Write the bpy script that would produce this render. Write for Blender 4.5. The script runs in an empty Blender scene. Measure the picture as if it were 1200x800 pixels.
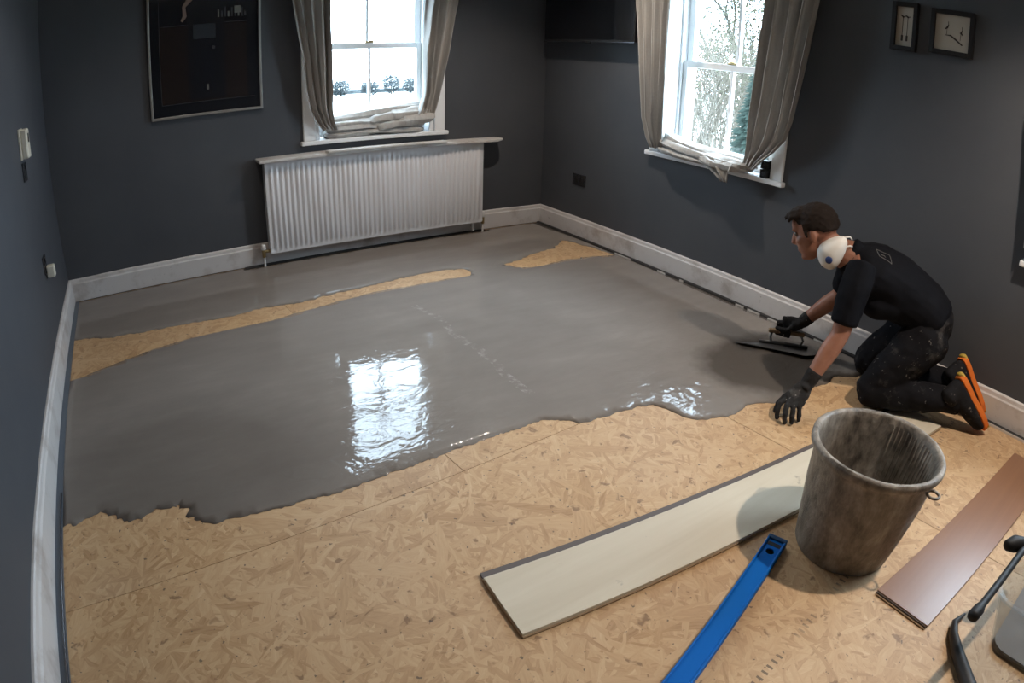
import bpy, bmesh, math, random
import numpy as np
from mathutils import Vector, Matrix, noise
from mathutils.geometry import delaunay_2d_cdt

random.seed(7)
sc = bpy.context.scene
C = sc.collection
PI = math.pi

# ------------------------------------------------------------------ camera
# wide action-camera lens: equidistant fisheye, 758 px per radian on a 1200 px wide frame
cam = bpy.data.cameras.new('camera')
cam_o = bpy.data.objects.new('camera', cam); C.objects.link(cam_o)
cam.type = 'PANO'
pano = cam if hasattr(cam, 'panorama_type') else cam.cycles
pano.panorama_type = 'FISHEYE_LENS_POLYNOMIAL'
pano.fisheye_fov = math.radians(170)
pano.fisheye_polynomial_k0 = 0.0
pano.fisheye_polynomial_k1 = -0.00131919 * 1200 / 36
pano.fisheye_polynomial_k2 = 0.0
pano.fisheye_polynomial_k3 = 0.0000052e-6 * (1200 / 36) ** 3
pano.fisheye_polynomial_k4 = 0.0
cam.sensor_fit = 'HORIZONTAL'; cam.sensor_width = 36.0; cam.sensor_height = 24.0
cam.clip_start = 0.02; cam.clip_end = 500
_r = (0.83830741, -0.54444176, 0.02870294)
_u = (0.20678993, 0.36623637, 0.90725346)
_f = (0.50445874, 0.75462182, -0.41960374)
cam_o.matrix_world = Matrix(((_r[0], _u[0], -_f[0], -3.0156), (_r[1], _u[1], -_f[1], -4.1593), (_r[2], _u[2], -_f[2], 1.2894), (0, 0, 0, 1)))
sc.camera = cam_o

# ------------------------------------------------------------------ sky, exposure
SKY = 18.5
world = bpy.data.worlds.new('world'); sc.world = world; world.use_nodes = True
bg = world.node_tree.nodes['Background']
bg.inputs[0].default_value = (0.70, 0.85, 1.0, 1); bg.inputs[1].default_value = SKY
sc.view_settings.view_transform = 'Standard'
try: sc.view_settings.look = 'None'
except Exception: pass
sc.view_settings.exposure = 0.45; sc.view_settings.gamma = 1.0; sc.view_settings.use_curve_mapping = False
try:
    sc.cycles.use_denoising = True
    sc.cycles.max_bounces = 8; sc.cycles.diffuse_bounces = 5; sc.cycles.glossy_bounces = 4
    sc.cycles.transparent_max_bounces = 24; sc.cycles.sample_clamp_indirect = 6.0
    sc.cycles.caustics_reflective = False; sc.cycles.caustics_refractive = False
except Exception: pass

def portal(name, loc, rot, sx, sy):
    l = bpy.data.lights.new(name, 'AREA'); l.shape = 'RECTANGLE'; l.size = sx; l.size_y = sy
    try: l.cycles.is_portal = True
    except Exception: return
    o = bpy.data.objects.new(name, l); C.objects.link(o); o.location = loc; o.rotation_euler = rot
# daylight enters through three sash windows
portal('window_daylight', (-1.395, 0.24, 1.39), (PI/2, 0, PI), 0.87, 1.2)
portal('window_daylight', (0.24, -1.706, 1.37), (PI/2, 0, PI/2), 0.87, 1.2)
portal('window_daylight', (0.24, -4.12, 1.37), (PI/2, 0, PI/2), 0.87, 1.2)
DOWNLIGHTS = [(-0.8, -1.15, 62), (-0.8, -4.1, 120), (-2.6, -1.2, 20)]   # x, y, watts; the last is an added fill for the back wall

# ------------------------------------------------------------------ materials
def mat(name, col=(.5, .5, .5), rough=.6, metal=0.0, spec=.5, coat=0.0, ior=1.5):
    m = bpy.data.materials.new(name); m.use_nodes = True
    b = m.node_tree.nodes['Principled BSDF']
    b.inputs['Base Color'].default_value = (*col, 1); b.inputs['Roughness'].default_value = rough
    b.inputs['Metallic'].default_value = metal; b.inputs['Specular IOR Level'].default_value = spec
    b.inputs['Coat Weight'].default_value = coat; b.inputs['IOR'].default_value = ior
    return m
class NT:
    def __init__(s, m): s.m = m; s.t = m.node_tree; s.b = s.t.nodes.get('Principled BSDF')
    def n(s, typ, **kw):
        d = s.t.nodes.new(typ)
        for k, v in kw.items():
            if k.startswith('i_'): d.inputs[int(k[2:]) if k[2:].isdigit() else k[2:]].default_value = v
            else: setattr(d, k, v)
        return d
    def l(s, a, b): s.t.links.new(a, b); return s
    def coord(s, out='Object'): return s.n('ShaderNodeTexCoord').outputs[out]
    def mapping(s, v, scale=(1, 1, 1), rot=(0, 0, 0), loc=(0, 0, 0)):
        m = s.n('ShaderNodeMapping'); m.inputs['Scale'].default_value = scale; m.inputs['Rotation'].default_value = rot; m.inputs['Location'].default_value = loc
        s.l(v, m.inputs[0]); return m.outputs[0]
    def noise(s, v, scale, detail=4, rough=.55, dist=0):
        x = s.n('ShaderNodeTexNoise'); x.inputs['Scale'].default_value = scale; x.inputs['Detail'].default_value = detail
        x.inputs['Roughness'].default_value = rough; x.inputs['Distortion'].default_value = dist
        s.l(v, x.inputs['Vector']); return x.outputs[0]
    def ramp(s, v, stops):
        r = s.n('ShaderNodeValToRGB'); e = r.color_ramp.elements
        while len(e) < len(stops): e.new(.5)
        for el, (p, c) in zip(e, stops): el.position = p; el.color = (*c, 1) if len(c) == 3 else c
        s.l(v, r.inputs[0]); return r.outputs[0]
    def math(s, op, a, b=None, c=None):
        m = s.n('ShaderNodeMath', operation=op)
        for i, v in enumerate((a, b, c)):
            if v is None: continue
            if isinstance(v, (int, float)): m.inputs[i].default_value = v
            else: s.l(v, m.inputs[i])
        return m.outputs[0]
    def mix(s, fac, a, b):
        m = s.n('ShaderNodeMix', data_type='RGBA')
        if isinstance(fac, (int, float)): m.inputs[0].default_value = fac
        else: s.l(fac, m.inputs[0])
        for i, v in ((6, a), (7, b)):
            if isinstance(v, tuple): m.inputs[i].default_value = (*v, 1)
            else: s.l(v, m.inputs[i])
        return m.outputs[2]
    def bump(s, h, strength=.3, dist=.01):
        b = s.n('ShaderNodeBump'); b.inputs['Strength'].default_value = strength; b.inputs['Distance'].default_value = dist
        s.l(h, b.inputs['Height']); s.l(b.outputs[0], s.b.inputs['Normal'])
    def color(s, v): s.l(v, s.b.inputs['Base Color'])
    def rough(s, v): s.l(v, s.b.inputs['Roughness'])
g = lambda v: (v, v, v)

def m_wall():
    m = mat('wall_paint', (.062, .066, .075), .62, spec=.35); t = NT(m); v = t.coord()
    t.color(t.ramp(t.noise(v, 2.2, 5), [(.3, (.062, .067, .078)), (.7, (.075, .080, .090))]))
    t.bump(t.noise(v, 260, 2), .08, .002); return m
def m_white(name, base=(.62, .595, .585), dirt=(.34, .29, .26), amt=.60):
    m = mat(name, base, .45); t = NT(m); v = t.coord()
    a = t.noise(v, 5.5, 6, .65); b = t.noise(v, 38, 3)
    d = t.math('MULTIPLY', t.ramp(a, [(amt - .08, g(0)), (amt + .1, g(1))]), .7)
    sp = t.ramp(b, [(.70, g(0)), (.74, g(1))])
    t.color(t.mix(t.math('MULTIPLY', sp, .5), t.mix(d, base, dirt), (.12, .11, .10)))
    return m
def m_osb():
    m = mat('osb', (.5, .35, .2), .55, spec=.35); t = NT(m)
    v0 = t.coord(); rnd = t.n('ShaderNodeObjectInfo').outputs['Random']
    off = t.n('ShaderNodeVectorMath', operation='MULTIPLY_ADD')
    cmb = t.n('ShaderNodeCombineXYZ'); t.l(rnd, cmb.inputs[0]); t.l(rnd, cmb.inputs[1])
    t.l(cmb.outputs[0], off.inputs[0]); off.inputs[1].default_value = (7, 3, 0); t.l(v0, off.inputs[2]); v = off.outputs[0]
    dist = t.n('ShaderNodeTexNoise'); dist.inputs['Scale'].default_value = 9; t.l(v, dist.inputs['Vector'])
    dv = t.n('ShaderNodeVectorMath', operation='MULTIPLY_ADD'); t.l(dist.outputs['Color'], dv.inputs[0]); dv.inputs[1].default_value = (.035, .035, 0); t.l(v, dv.inputs[2])
    cur = curp = None
    for i, (ang, sx, sy) in enumerate([(.25, 9, 52), (1.3, 13, 60), (-.6, 10, 58), (2.3, 18, 84), (.9, 22, 90), (-.15, 8, 48), (1.8, 12, 70), (.55, 4.5, 24), (2.0, 5.5, 30)]):
        mp = t.mapping(dv.outputs[0], (sx, sy, 1), (0, 0, ang), (i * 3.1, i * 1.7, 0))
        # mapping order is scale-rotate; rotate first so that flakes lie at their own angle
        r0 = t.n('ShaderNodeVectorRotate', rotation_type='Z_AXIS'); r0.inputs['Angle'].default_value = ang; t.l(dv.outputs[0], r0.inputs['Vector'])
        mp = t.mapping(r0.outputs[0], (sx, sy, 1), (0, 0, 0), (i * 3.1, i * 1.7, 0))
        vo = t.n('ShaderNodeTexVoronoi', voronoi_dimensions='2D', feature='F1'); vo.inputs['Scale'].default_value = 1.0; vo.inputs['Randomness'].default_value = 1.0
        t.l(mp, vo.inputs['Vector'])
        se = t.n('ShaderNodeSeparateColor'); t.l(vo.outputs['Color'], se.inputs[0])
        grain = t.noise(t.mapping(r0.outputs[0], (18, 150, 1), (0, 0, 0), (i, 0, 0)), 1.0, 4)
        tone = t.math('ADD', t.math('MULTIPLY', se.outputs[1], .42), t.math('MULTIPLY', grain, .58))
        if cur is None: cur, curp = tone, se.outputs[0]
        else:
            gt = t.math('GREATER_THAN', se.outputs[0], curp)
            mx = t.n('ShaderNodeMix', data_type='FLOAT'); t.l(gt, mx.inputs[0]); t.l(cur, mx.inputs[2]); t.l(tone, mx.inputs[3])
            cur = mx.outputs[0]; curp = t.math('MAXIMUM', curp, se.outputs[0])
    col = t.ramp(cur, [(.10, (.24, .122, .052)), (.28, (.40, .235, .11)), (.5, (.505, .32, .165)), (.72, (.57, .38, .21)), (.9, (.67, .485, .30))])
    big = t.noise(v, 1.6, 3)
    col = t.mix(t.ramp(big, [(.35, g(0)), (.75, g(.35))]), col, (.55, .40, .27))
    spk = t.noise(v, 21, 3, .5, .6)
    col = t.mix(t.ramp(spk, [(.66, g(0)), (.71, g(.7))]), col, (.17, .09, .045))
    fl = t.noise(v, 55, 2, .5)
    col = t.mix(t.ramp(fl, [(.69, g(0)), (.715, g(.75))]), col, (.07, .055, .045))
    # row of stamped ticks
    sp = t.n('ShaderNodeSeparateXYZ'); t.l(t.mapping(v0, (1, 1, 1), (0, 0, -.13), (0, 0, 0)), sp.inputs[0])
    tick = t.math('LESS_THAN', t.math('ABSOLUTE', t.math('ADD', sp.outputs[1], 3.478)), .010)
    tick = t.math('MULTIPLY', tick, t.math('LESS_THAN', t.math('FRACT', t.math('MULTIPLY', sp.outputs[0], 42)), .32))
    tick = t.math('MULTIPLY', tick, t.ramp(t.noise(v0, 7, 3), [(.42, g(0)), (.56, g(.8))]))
    col = t.mix(tick, col, (.10, .07, .05))
    sm = t.math('MULTIPLY', t.ramp(t.noise(t.mapping(v, (9, 22, 1), (0, 0, .5)), 1.0, 4, .6), [(.70, g(0)), (.74, g(1))]), t.ramp(t.noise(v, 1.1, 2), [(.52, g(0)), (.60, g(.85))]))
    col = t.mix(sm, col, (.10, .095, .085))
    t.color(col)
    t.bump(t.math('ADD', t.math('MULTIPLY', cur, .6), t.noise(v, 90, 2)), .25, .003)
    return m
def m_screed():
    m = mat('wet_levelling_compound', (.1, .09, .085), .06, spec=.5, ior=1.30); t = NT(m); v = t.coord()
    a = t.noise(v, 1.3, 5, .6, .5); b = t.noise(t.mapping(v, (1, 3.5, 1), (0, 0, .35)), 3.0, 5, .6)
    col = t.ramp(t.math('ADD', t.math('MULTIPLY', a, .6), t.math('MULTIPLY', b, .4)), [(.3, (.20, .178, .160)), (.55, (.24, .216, .195)), (.75, (.29, .264, .24))])
    # dried trowel streak
    sep = t.n('ShaderNodeSeparateXYZ'); t.l(v, sep.inputs[0])
    x, y = sep.outputs[0], sep.outputs[1]
    wob = t.math('MULTIPLY', t.math('SUBTRACT', t.noise(v, 4, 3), .5), .14)
    d = t.math('ABSOLUTE', t.math('ADD', t.math('ADD', x, 1.665), wob))
    along = t.math('ABSOLUTE', t.math('ADD', y, 1.76))
    st = t.math('MULTIPLY', t.math('LESS_THAN', d, .020), t.math('LESS_THAN', along, .55))
    st = t.math('MULTIPLY', st, t.ramp(t.noise(v, 38, 5, .7), [(.50, g(0)), (.66, g(.55))]))
    # freshly poured, still soaking patch by the trowel; front-left blob paints in dimmer light
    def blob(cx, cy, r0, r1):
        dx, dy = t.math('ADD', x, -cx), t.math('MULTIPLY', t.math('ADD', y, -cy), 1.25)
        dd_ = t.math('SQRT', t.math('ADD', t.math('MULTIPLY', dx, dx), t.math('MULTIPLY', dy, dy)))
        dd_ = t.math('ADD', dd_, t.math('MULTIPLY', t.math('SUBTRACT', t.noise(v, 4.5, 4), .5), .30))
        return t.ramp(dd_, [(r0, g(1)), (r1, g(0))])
    soak_dim = t.math('MAXIMUM', blob(-.52, -2.66, .30, .46), t.math('MULTIPLY', blob(-3.05, -2.15, .34, .72), .45))
    col = t.mix(soak_dim, col, (.095, .082, .071))
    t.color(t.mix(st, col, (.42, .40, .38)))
    # front edge is the freshest and wettest
    t.rough(t.ramp(t.noise(v, 2.0, 4), [(.35, g(.035)), (.7, g(.10))]))
    wet = t.ramp(t.math('MULTIPLY', y, -1.0 / 3.0), [(.45, g(.22)), (.70, g(.5)), (.80, g(1.4))])
    h = t.math('ADD', t.math('MULTIPLY', t.noise(t.mapping(v, (1, 1.6, 1), (0, 0, .3)), 9, 3, .5, .8), .55), t.math('MULTIPLY', t.noise(v, 26, 2), .08))
    t.bump(t.math('MULTIPLY', h, wet), .30, .02)
    return m
def m_cement_plastic():
    m = mat('bucket_plastic', (.05, .05, .05), .5); t = NT(m); v = t.coord()
    a = t.noise(t.mapping(v, (8, 8, 3.0)), 1.5, 8, .74, .4); b = t.noise(v, 24, 4)
    col = t.ramp(t.math('ADD', t.math('MULTIPLY', a, .7), t.math('MULTIPLY', b, .3)), [(.36, (.055, .045, .036)), (.45, (.16, .135, .11)), (.54, (.27, .235, .195)), (.64, (.42, .38, .33))])
    t.color(col); t.rough(t.ramp(b, [(.3, g(.35)), (.7, g(.7))]))
    t.bump(t.math('ADD', a, t.math('MULTIPLY', b, .5)), .6, .012); return m
def m_fabric(name, base, lo, scale=60, stripes=False, smear=None):
    m = mat(name, base, .85, spec=.12); t = NT(m); v = t.coord()
    w = t.noise(v, scale, 3); col = t.mix(w, lo, base)
    if stripes:
        col = t.mix(t.ramp(t.noise(t.mapping(v, (34, 34, .25)), 1.0, 2), [(.45, g(0)), (.6, g(.45))]), col, tuple(c * .66 for c in base))
    if smear:
        s = t.ramp(t.noise(v, 9, 6, .7), [(.56, g(0)), (.72, g(.75))]); col = t.mix(s, col, smear)
        sp = t.ramp(t.noise(v, 48, 2), [(.68, g(0)), (.72, g(.8))]); col = t.mix(sp, col, tuple(min(1, c * 2.2) for c in smear))
    t.color(col); t.bump(t.noise(v, scale * 6, 2), .15, .003); return m
def m_wood(name, a, b, rough=.5, sx=1.2, sy=26, rot=0.0, spots=None, spec=.4):
    m = mat(name, a, rough, spec=spec); t = NT(m); v = t.coord()
    n1 = t.noise(t.mapping(v, (sx, sy, 1), (0, 0, rot)), 1.0, 5, .6, .4)
    col = t.mix(t.ramp(n1, [(.3, g(0)), (.7, g(1))]), a, b)
    if spots: col = t.mix(t.ramp(t.noise(v, 13, 4, .6), [(.68, g(0)), (.75, g(.7))]), col, spots)
    t.color(col); return m
def m_glass():
    m = bpy.data.materials.new('window_glass'); m.use_nodes = True; t = NT(m); nt = m.node_tree
    nt.nodes.remove(t.b); out = nt.nodes['Material Output']
    tr = t.n('ShaderNodeBsdfTransparent'); gl = t.n('ShaderNodeBsdfGlossy'); gl.inputs['Roughness'].default_value = .0
    lw = t.n('ShaderNodeLayerWeight'); fr = t.math('MULTIPLY_ADD', t.math('POWER', lw.outputs['Facing'], 5.0), .95, .04)
    tr.inputs[0].default_value = (.94, .97, .98, 1)
    mx = t.n('ShaderNodeMixShader'); t.l(fr, mx.inputs[0]); t.l(tr.outputs[0], mx.inputs[1]); t.l(gl.outputs[0], mx.inputs[2]); t.l(mx.outputs[0], out.inputs[0])
    return m
def m_clear(name, tint, opacity, col):
    m = bpy.data.materials.new(name); m.use_nodes = True; t = NT(m); nt = m.node_tree
    b = t.b; out = nt.nodes['Material Output']
    b.inputs['Base Color'].default_value = (*col, 1); b.inputs['Roughness'].default_value = .12
    tr = t.n('ShaderNodeBsdfTransparent'); tr.inputs[0].default_value = (*tint, 1)
    mx = t.n('ShaderNodeMixShader'); mx.inputs[0].default_value = opacity
    t.l(tr.outputs[0], mx.inputs[1]); t.l(b.outputs[0], mx.inputs[2]); t.l(mx.outputs[0], out.inputs[0]); return m
def m_skin():
    m = mat('skin', (.42, .22, .15), .5, spec=.4); t = NT(m); v = t.coord()
    t.color(t.ramp(t.noise(v, 14, 4), [(.3, (.25, .105, .065)), (.7, (.34, .165, .11))]))
    t.b.inputs['Subsurface Weight'].default_value = .08; t.b.inputs['Subsurface Radius'].default_value = (.01, .004, .002); return m

M = dict(
    wall=m_wall(), ceil=mat('ceiling_paint', (.72, .72, .70), .8), skirt=m_white('skirting_paint'), winw=mat('window_paint', (.80, .81, .82), .35),
    rad=mat('radiator_enamel', (.70, .70, .72), .3, coat=.2), osb=m_osb(), screed=m_screed(), bucket=m_cement_plastic(), glass=m_glass(),
    curt=m_fabric('linen_curtain', (.50, .48, .455), (.40, .383, .362), 80, True),
    sub=mat('subfloor', (.05, .045, .04), .9), black=mat('black_plastic', (.012, .012, .013), .6, spec=.3), blackg=mat('black_gloss', (.006, .007, .009), .08, coat=.5),
    rubber=mat('black_rubber', (.018, .017, .017), .55), steel=mat('steel', (.42, .41, .40), .35, metal=1), brass=mat('brass', (.45, .35, .18), .4, metal=1),
    tsteel=mat('trowel_steel', (.16, .155, .15), .38, metal=.7), silver=mat('silver_frame', (.30, .29, .27), .4, metal=.6), cream=mat('cream_plastic', (.66, .62, .52), .4), white=mat('white_plastic', (.75, .75, .75), .4),
    blue=mat('blue_aluminium', (.0, .115, .45), .5, spec=.12), bluecap=mat('blue_end_cap', (.004, .05, .14), .4),
    chrome=mat('dark_chrome', (.10, .10, .11), .25, metal=.8), strip=mat('slate_membrane', (.075, .095, .125), .3), gap=mat('dark_gap', (.022, .021, .021), .8), foil=mat('foil_edge', (.6, .58, .55), .35, metal=.3),
    plank=m_wood('plank_underside', (.64, .575, .46), (.56, .49, .375), .55, 1.0, 14, 0, (.30, .27, .22)),
    lam=m_wood('laminate_face', (.27, .135, .072), (.23, .112, .06), .33, 1.0, 30, 0, None, .6), mdf=m_wood('board_core', (.30, .21, .12), (.24, .16, .09), .7), tongue=mat('board_tongue', (.10, .08, .074), .6),
    shelf=m_white('shelf_paint', (.60, .58, .56), (.42, .37, .33), .58), poster=mat('poster_black', (.006, .007, .010), .18, coat=.3),
    skin=m_skin(), hair=m_fabric('hair', (.028, .02, .016), (.012, .009, .008), 120), shirt=m_fabric('black_cotton', (.0055, .006, .009), (.0035, .004, .006), 90),
    trs=m_fabric('work_trousers', (.010, .010, .012), (.006, .006, .008), 70, False, (.075, .07, .066)), glove=m_fabric('rubber_glove', (.030, .029, .029), (.018, .017, .017), 50, False, (.11, .105, .1)),
    shoe=m_fabric('shoe_upper', (.018, .018, .02), (.010, .010, .012), 60, False, (.09, .08, .07)), sole=m_fabric('orange_sole', (.80, .17, .04), (.62, .20, .03), 12), sole2=mat('yellow_sole', (.55, .38, .07), .6),
    mask=mat('mask_shell', (.78, .75, .70), .8), valve=mat('mask_valve', (.012, .03, .12), .4), eye=mat('eye', (.16, .14, .12), .3),
    matte=m_fabric('picture_paper', (.46, .42, .36), (.42, .385, .33), 20), ink=mat('ink', (.03, .025, .022), .7),
    clear=m_clear('clear_tub', (.90, .92, .93), .10, (.55, .56, .57)), bagg=m_fabric('cement_residue', (.20, .195, .19), (.13, .127, .125), 16),
    field=mat('pale_field', (.30, .31, .28), .9), hedge=m_fabric('hedge_leaf', (.030, .037, .040), (.020, .026, .028), 3), bark=mat('bark', (.05, .042, .033), .9), birch=mat('birch_bark', (.075, .062, .045), .8),
    leaf=m_fabric('autumn_leaf', (.046, .044, .026), (.026, .027, .018), 4), conifer=m_fabric('conifer_leaf', (.018, .028, .022), (.011, .018, .015), 3), lamp=None)
ml = bpy.data.materials.new('lamp_lens'); ml.use_nodes = True
ml.node_tree.nodes['Principled BSDF'].inputs['Emission Color'].default_value = (1, .80, .58, 1); ml.node_tree.nodes['Principled BSDF'].inputs['Emission Strength'].default_value = 3
M['lamp'] = ml

# ------------------------------------------------------------------ mesh helpers
def tag(o, label=None, cat=None, group=None, kind=None):
    if label: o['label'] = label
    if cat: o['category'] = cat
    if group: o['group'] = group
    if kind: o['kind'] = kind
    return o
def empty(name, loc, rz=0, **kw):
    o = bpy.data.objects.new(name, None); C.objects.link(o); o.location = loc; o.rotation_euler = (0, 0, rz); o.empty_display_size = .1
    return tag(o, **kw)
def base_of(p):
    v = Vector((0, 0, 0))
    while p is not None: v += p.location; p = p.parent
    return v
class MB:
    def __init__(s): s.v = []; s.f = []
    def add(s, vs, fs):
        o = len(s.v); s.v += [Vector(a) for a in vs]; s.f += [[i + o for i in f] for f in fs]; return s
    def box(s, x0, x1, y0, y1, z0, z1, M_=None):
        x0, x1 = sorted((x0, x1)); y0, y1 = sorted((y0, y1)); z0, z1 = sorted((z0, z1))
        vs = [Vector(p) for p in ((x0, y0, z0), (x1, y0, z0), (x1, y1, z0), (x0, y1, z0), (x0, y0, z1), (x1, y0, z1), (x1, y1, z1), (x0, y1, z1))]
        if M_: vs = [M_ @ p for p in vs]
        return s.add(vs, [(0, 3, 2, 1), (4, 5, 6, 7), (0, 1, 5, 4), (1, 2, 6, 5), (2, 3, 7, 6), (3, 0, 4, 7)])
    def prism(s, poly, z0, z1):
        n = len(poly); a = sum(poly[i][0] * poly[(i + 1) % n][1] - poly[(i + 1) % n][0] * poly[i][1] for i in range(n))
        if a < 0: poly = poly[::-1]
        return s.add([(p[0], p[1], z0) for p in poly] + [(p[0], p[1], z1) for p in poly],
                     [list(range(n))[::-1], list(range(n, 2 * n))] + [[i, (i + 1) % n, n + (i + 1) % n, n + i] for i in range(n)])
    def rings(s, rings, cap=True, closed=False):
        n = len(rings[0]); vs = [p for r in rings for p in r]; fs = []
        for k in range(len(rings) - (0 if closed else 1)):
            a, b = k * n, ((k + 1) % len(rings)) * n
            for i in range(n): j = (i + 1) % n; fs.append((a + i, a + j, b + j, b + i))
        if cap and not closed: fs.append(list(range(n))[::-1]); fs.append(list(range(len(vs) - n, len(vs))))
        return s.add(vs, fs)
    def loft(s, pts, rad, side=(0, 1, 0), seg=16, cap=1.0):
        # elliptical tube along pts; rad = (radius along side, radius across) per point; rounded ends
        P = [Vector(p) for p in pts]; R = [(r, r) if isinstance(r, (int, float)) else r for r in rad]
        sd = Vector(side); rg = []; n = len(P)
        def frame(i):
            t = (P[min(i + 1, n - 1)] - P[max(i - 1, 0)]).normalized()
            a = sd - t * sd.dot(t)
            if a.length < 1e-4: a = Vector((1, 0, 0)) - t * t.x
            a.normalize(); return t, a, t.cross(a)
        def ring(c, a, b, ra, rb): return [c + a * (ra * math.cos(2 * PI * k / seg)) + b * (rb * math.sin(2 * PI * k / seg)) for k in range(seg)]
        t, a, b = frame(0); ra, rb = R[0]; e = min(ra, rb) * cap
        for ph in (80, 55, 28) if cap else (): w = math.radians(ph); rg.append(ring(P[0] - t * e * math.sin(w), a, b, ra * math.cos(w), rb * math.cos(w)))
        for i in range(n): t, a, b = frame(i); rg.append(ring(P[i], a, b, *R[i]))
        t, a, b = frame(n - 1); ra, rb = R[-1]; e = min(ra, rb) * cap
        for ph in (28, 55, 80) if cap else (): w = math.radians(ph); rg.append(ring(P[-1] + t * e * math.sin(w), a, b, ra * math.cos(w), rb * math.cos(w)))
        return s.rings(rg)
    def ell(s, c, r, rot=None, seg=16, rows=10):
        c = Vector(c); rg = []
        for i in range(1, rows):
            ph = PI * i / rows
            rr = [Vector((r[0] * math.sin(ph) * math.cos(2 * PI * k / seg), r[1] * math.sin(ph) * math.sin(2 * PI * k / seg), -r[2] * math.cos(ph))) for k in range(seg)]
            rg.append([c + (rot @ p if rot else p) for p in rr])
        return s.rings(rg)
    def lathe(s, prof, c=(0, 0, 0), seg=48, wob=0):
        c = Vector(c)
        return s.rings([[c + Vector(((r + (wob * noise.noise((3 * math.cos(2 * PI * k / seg), 3 * math.sin(2 * PI * k / seg), z * 6)) if wob else 0)) * math.cos(2 * PI * k / seg),
                                     (r + (wob * noise.noise((3 * math.cos(2 * PI * k / seg), 3 * math.sin(2 * PI * k / seg), z * 6)) if wob else 0)) * math.sin(2 * PI * k / seg), z)) for k in range(seg)] for r, z in prof], cap=True)
    def grid(s, rows):
        n = len(rows[0]); vs = [p for r in rows for p in r]
        return s.add(vs, [(k * n + i, k * n + i + 1, (k + 1) * n + i + 1, (k + 1) * n + i) for k in range(len(rows) - 1) for i in range(n - 1)])
    def mesh(s, name, off=Vector((0, 0, 0))):
        me = bpy.data.meshes.new(name); me.from_pydata([tuple(p - off) for p in s.v], [], [tuple(f) for f in s.f]); me.update(); return me
    def build(s, name, m, parent=None, smooth=False, bevel=0, local=False, solid=0, origin=None, sub=0):
        off = Vector((0, 0, 0)) if local else (base_of(parent) if parent is not None else Vector(origin or (0, 0, 0)))
        me = s.mesh(name, off); me.materials.append(m if not isinstance(m, str) else M[m])
        o = bpy.data.objects.new(name, me); C.objects.link(o)
        if parent is not None: o.parent = parent
        else: o.location = off
        if smooth: shade(me)
        if bevel:
            b = o.modifiers.new('bevel', 'BEVEL'); b.width = bevel; b.segments = 2; b.limit_method = 'ANGLE'
        if solid:
            b = o.modifiers.new('solid', 'SOLIDIFY'); b.thickness = solid; b.offset = 0
        if sub:
            b = o.modifiers.new('sub', 'SUBSURF'); b.levels = sub; b.render_levels = sub
        return o
    def fused(s, name, m, parent, voxel=.007, it=4, wr=0, wf=14, local=True):
        # fuse the overlapping pieces into one continuous skin
        me0 = s.mesh('tmp'); bm = bmesh.new(); bm.from_mesh(me0); bmesh.ops.recalc_face_normals(bm, faces=bm.faces); bm.to_mesh(me0); bm.free()
        t = bpy.data.objects.new('tmp', me0); C.objects.link(t)
        a = t.modifiers.new('r', 'REMESH'); a.mode = 'VOXEL'; a.voxel_size = voxel
        if it: b = t.modifiers.new('s', 'SMOOTH'); b.factor = .5; b.iterations = it
        dg = bpy.context.evaluated_depsgraph_get(); me = bpy.data.meshes.new_from_object(t.evaluated_get(dg)); me.name = name
        bpy.data.objects.remove(t); bpy.data.meshes.remove(me0)
        if wr:
            nr = [Vector(v.normal) for v in me.vertices]
            for v, n_ in zip(me.vertices, nr): v.co += n_ * wr * (noise.noise(v.co * wf) + .5 * noise.noise(v.co * wf * 2.3))
        me.materials.clear(); me.materials.append(M[m]); shade(me)
        o = bpy.data.objects.new(name, me); C.objects.link(o); o.parent = parent
        return o
def shade(me):
    me.polygons.foreach_set('use_smooth', [True] * len(me.polygons))
    try: me.set_sharp_from_angle(angle=math.radians(50))
    except Exception: pass
def box(name, m, x0, x1, y0, y1, z0, z1, parent=None, bevel=0, **kw):
    if parent is None:
        o = MB().box(x0, x1, y0, y1, z0, z1).build(name, m, None, bevel=bevel, origin=((x0 + x1) / 2, (y0 + y1) / 2, min(z0, z1)))
    else: o = MB().box(x0, x1, y0, y1, z0, z1).build(name, m, parent, bevel=bevel)
    return tag(o, **kw)
def copy_tree(o, parent=None):
    c = o.copy(); C.objects.link(c); c.parent = parent
    for ch in o.children: copy_tree(ch, c)
    return c

# ------------------------------------------------------------------ room shell
XL, YR, ZC, TH = -3.55, -5.7, 2.4, 0.28
def holed(axis, a0, a1, holes, pos0, pos1):
    b = MB(); cuts = sorted(holes)
    def put(u0, u1, z0, z1):
        if axis == 'x': b.box(u0, u1, pos0, pos1, z0, z1)
        else: b.box(pos0, pos1, u0, u1, z0, z1)
    u = a0
    for h0, h1, z0, z1 in cuts:
        put(u, h0, -.05, ZC); put(h0, h1, -.05, z0); put(h0, h1, z1, ZC); u = h1
    put(u, a1, -.05, ZC); return b
W1 = dict(c=-1.395, sill=.785, rail=1.40, top=1.99)
W2 = dict(c=-1.706, sill=.765, rail=1.345, top=1.96)
W3 = dict(c=-4.12, sill=.765, rail=1.345, top=1.96)
HW = .435
o = holed('x', XL - TH, TH, [(W1['c'] - HW, W1['c'] + HW, W1['sill'] - .03, W1['top'])], 0, TH).build('wall_back', 'wall'); tag(o, 'dark grey painted wall with radiator and window', 'wall', kind='structure')
o = holed('y', YR - TH, 0, [(w['c'] - HW, w['c'] + HW, w['sill'] - .03, w['top']) for w in (W2, W3)], 0, TH).build('wall_right', 'wall'); tag(o, 'dark grey painted wall with television and framed pictures', 'wall', kind='structure')
o = MB().box(XL - TH, XL, YR - TH, 0, -.05, ZC).build('wall_left', 'wall'); tag(o, 'dark grey painted wall with thermostat and switch', 'wall', kind='structure')
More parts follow.
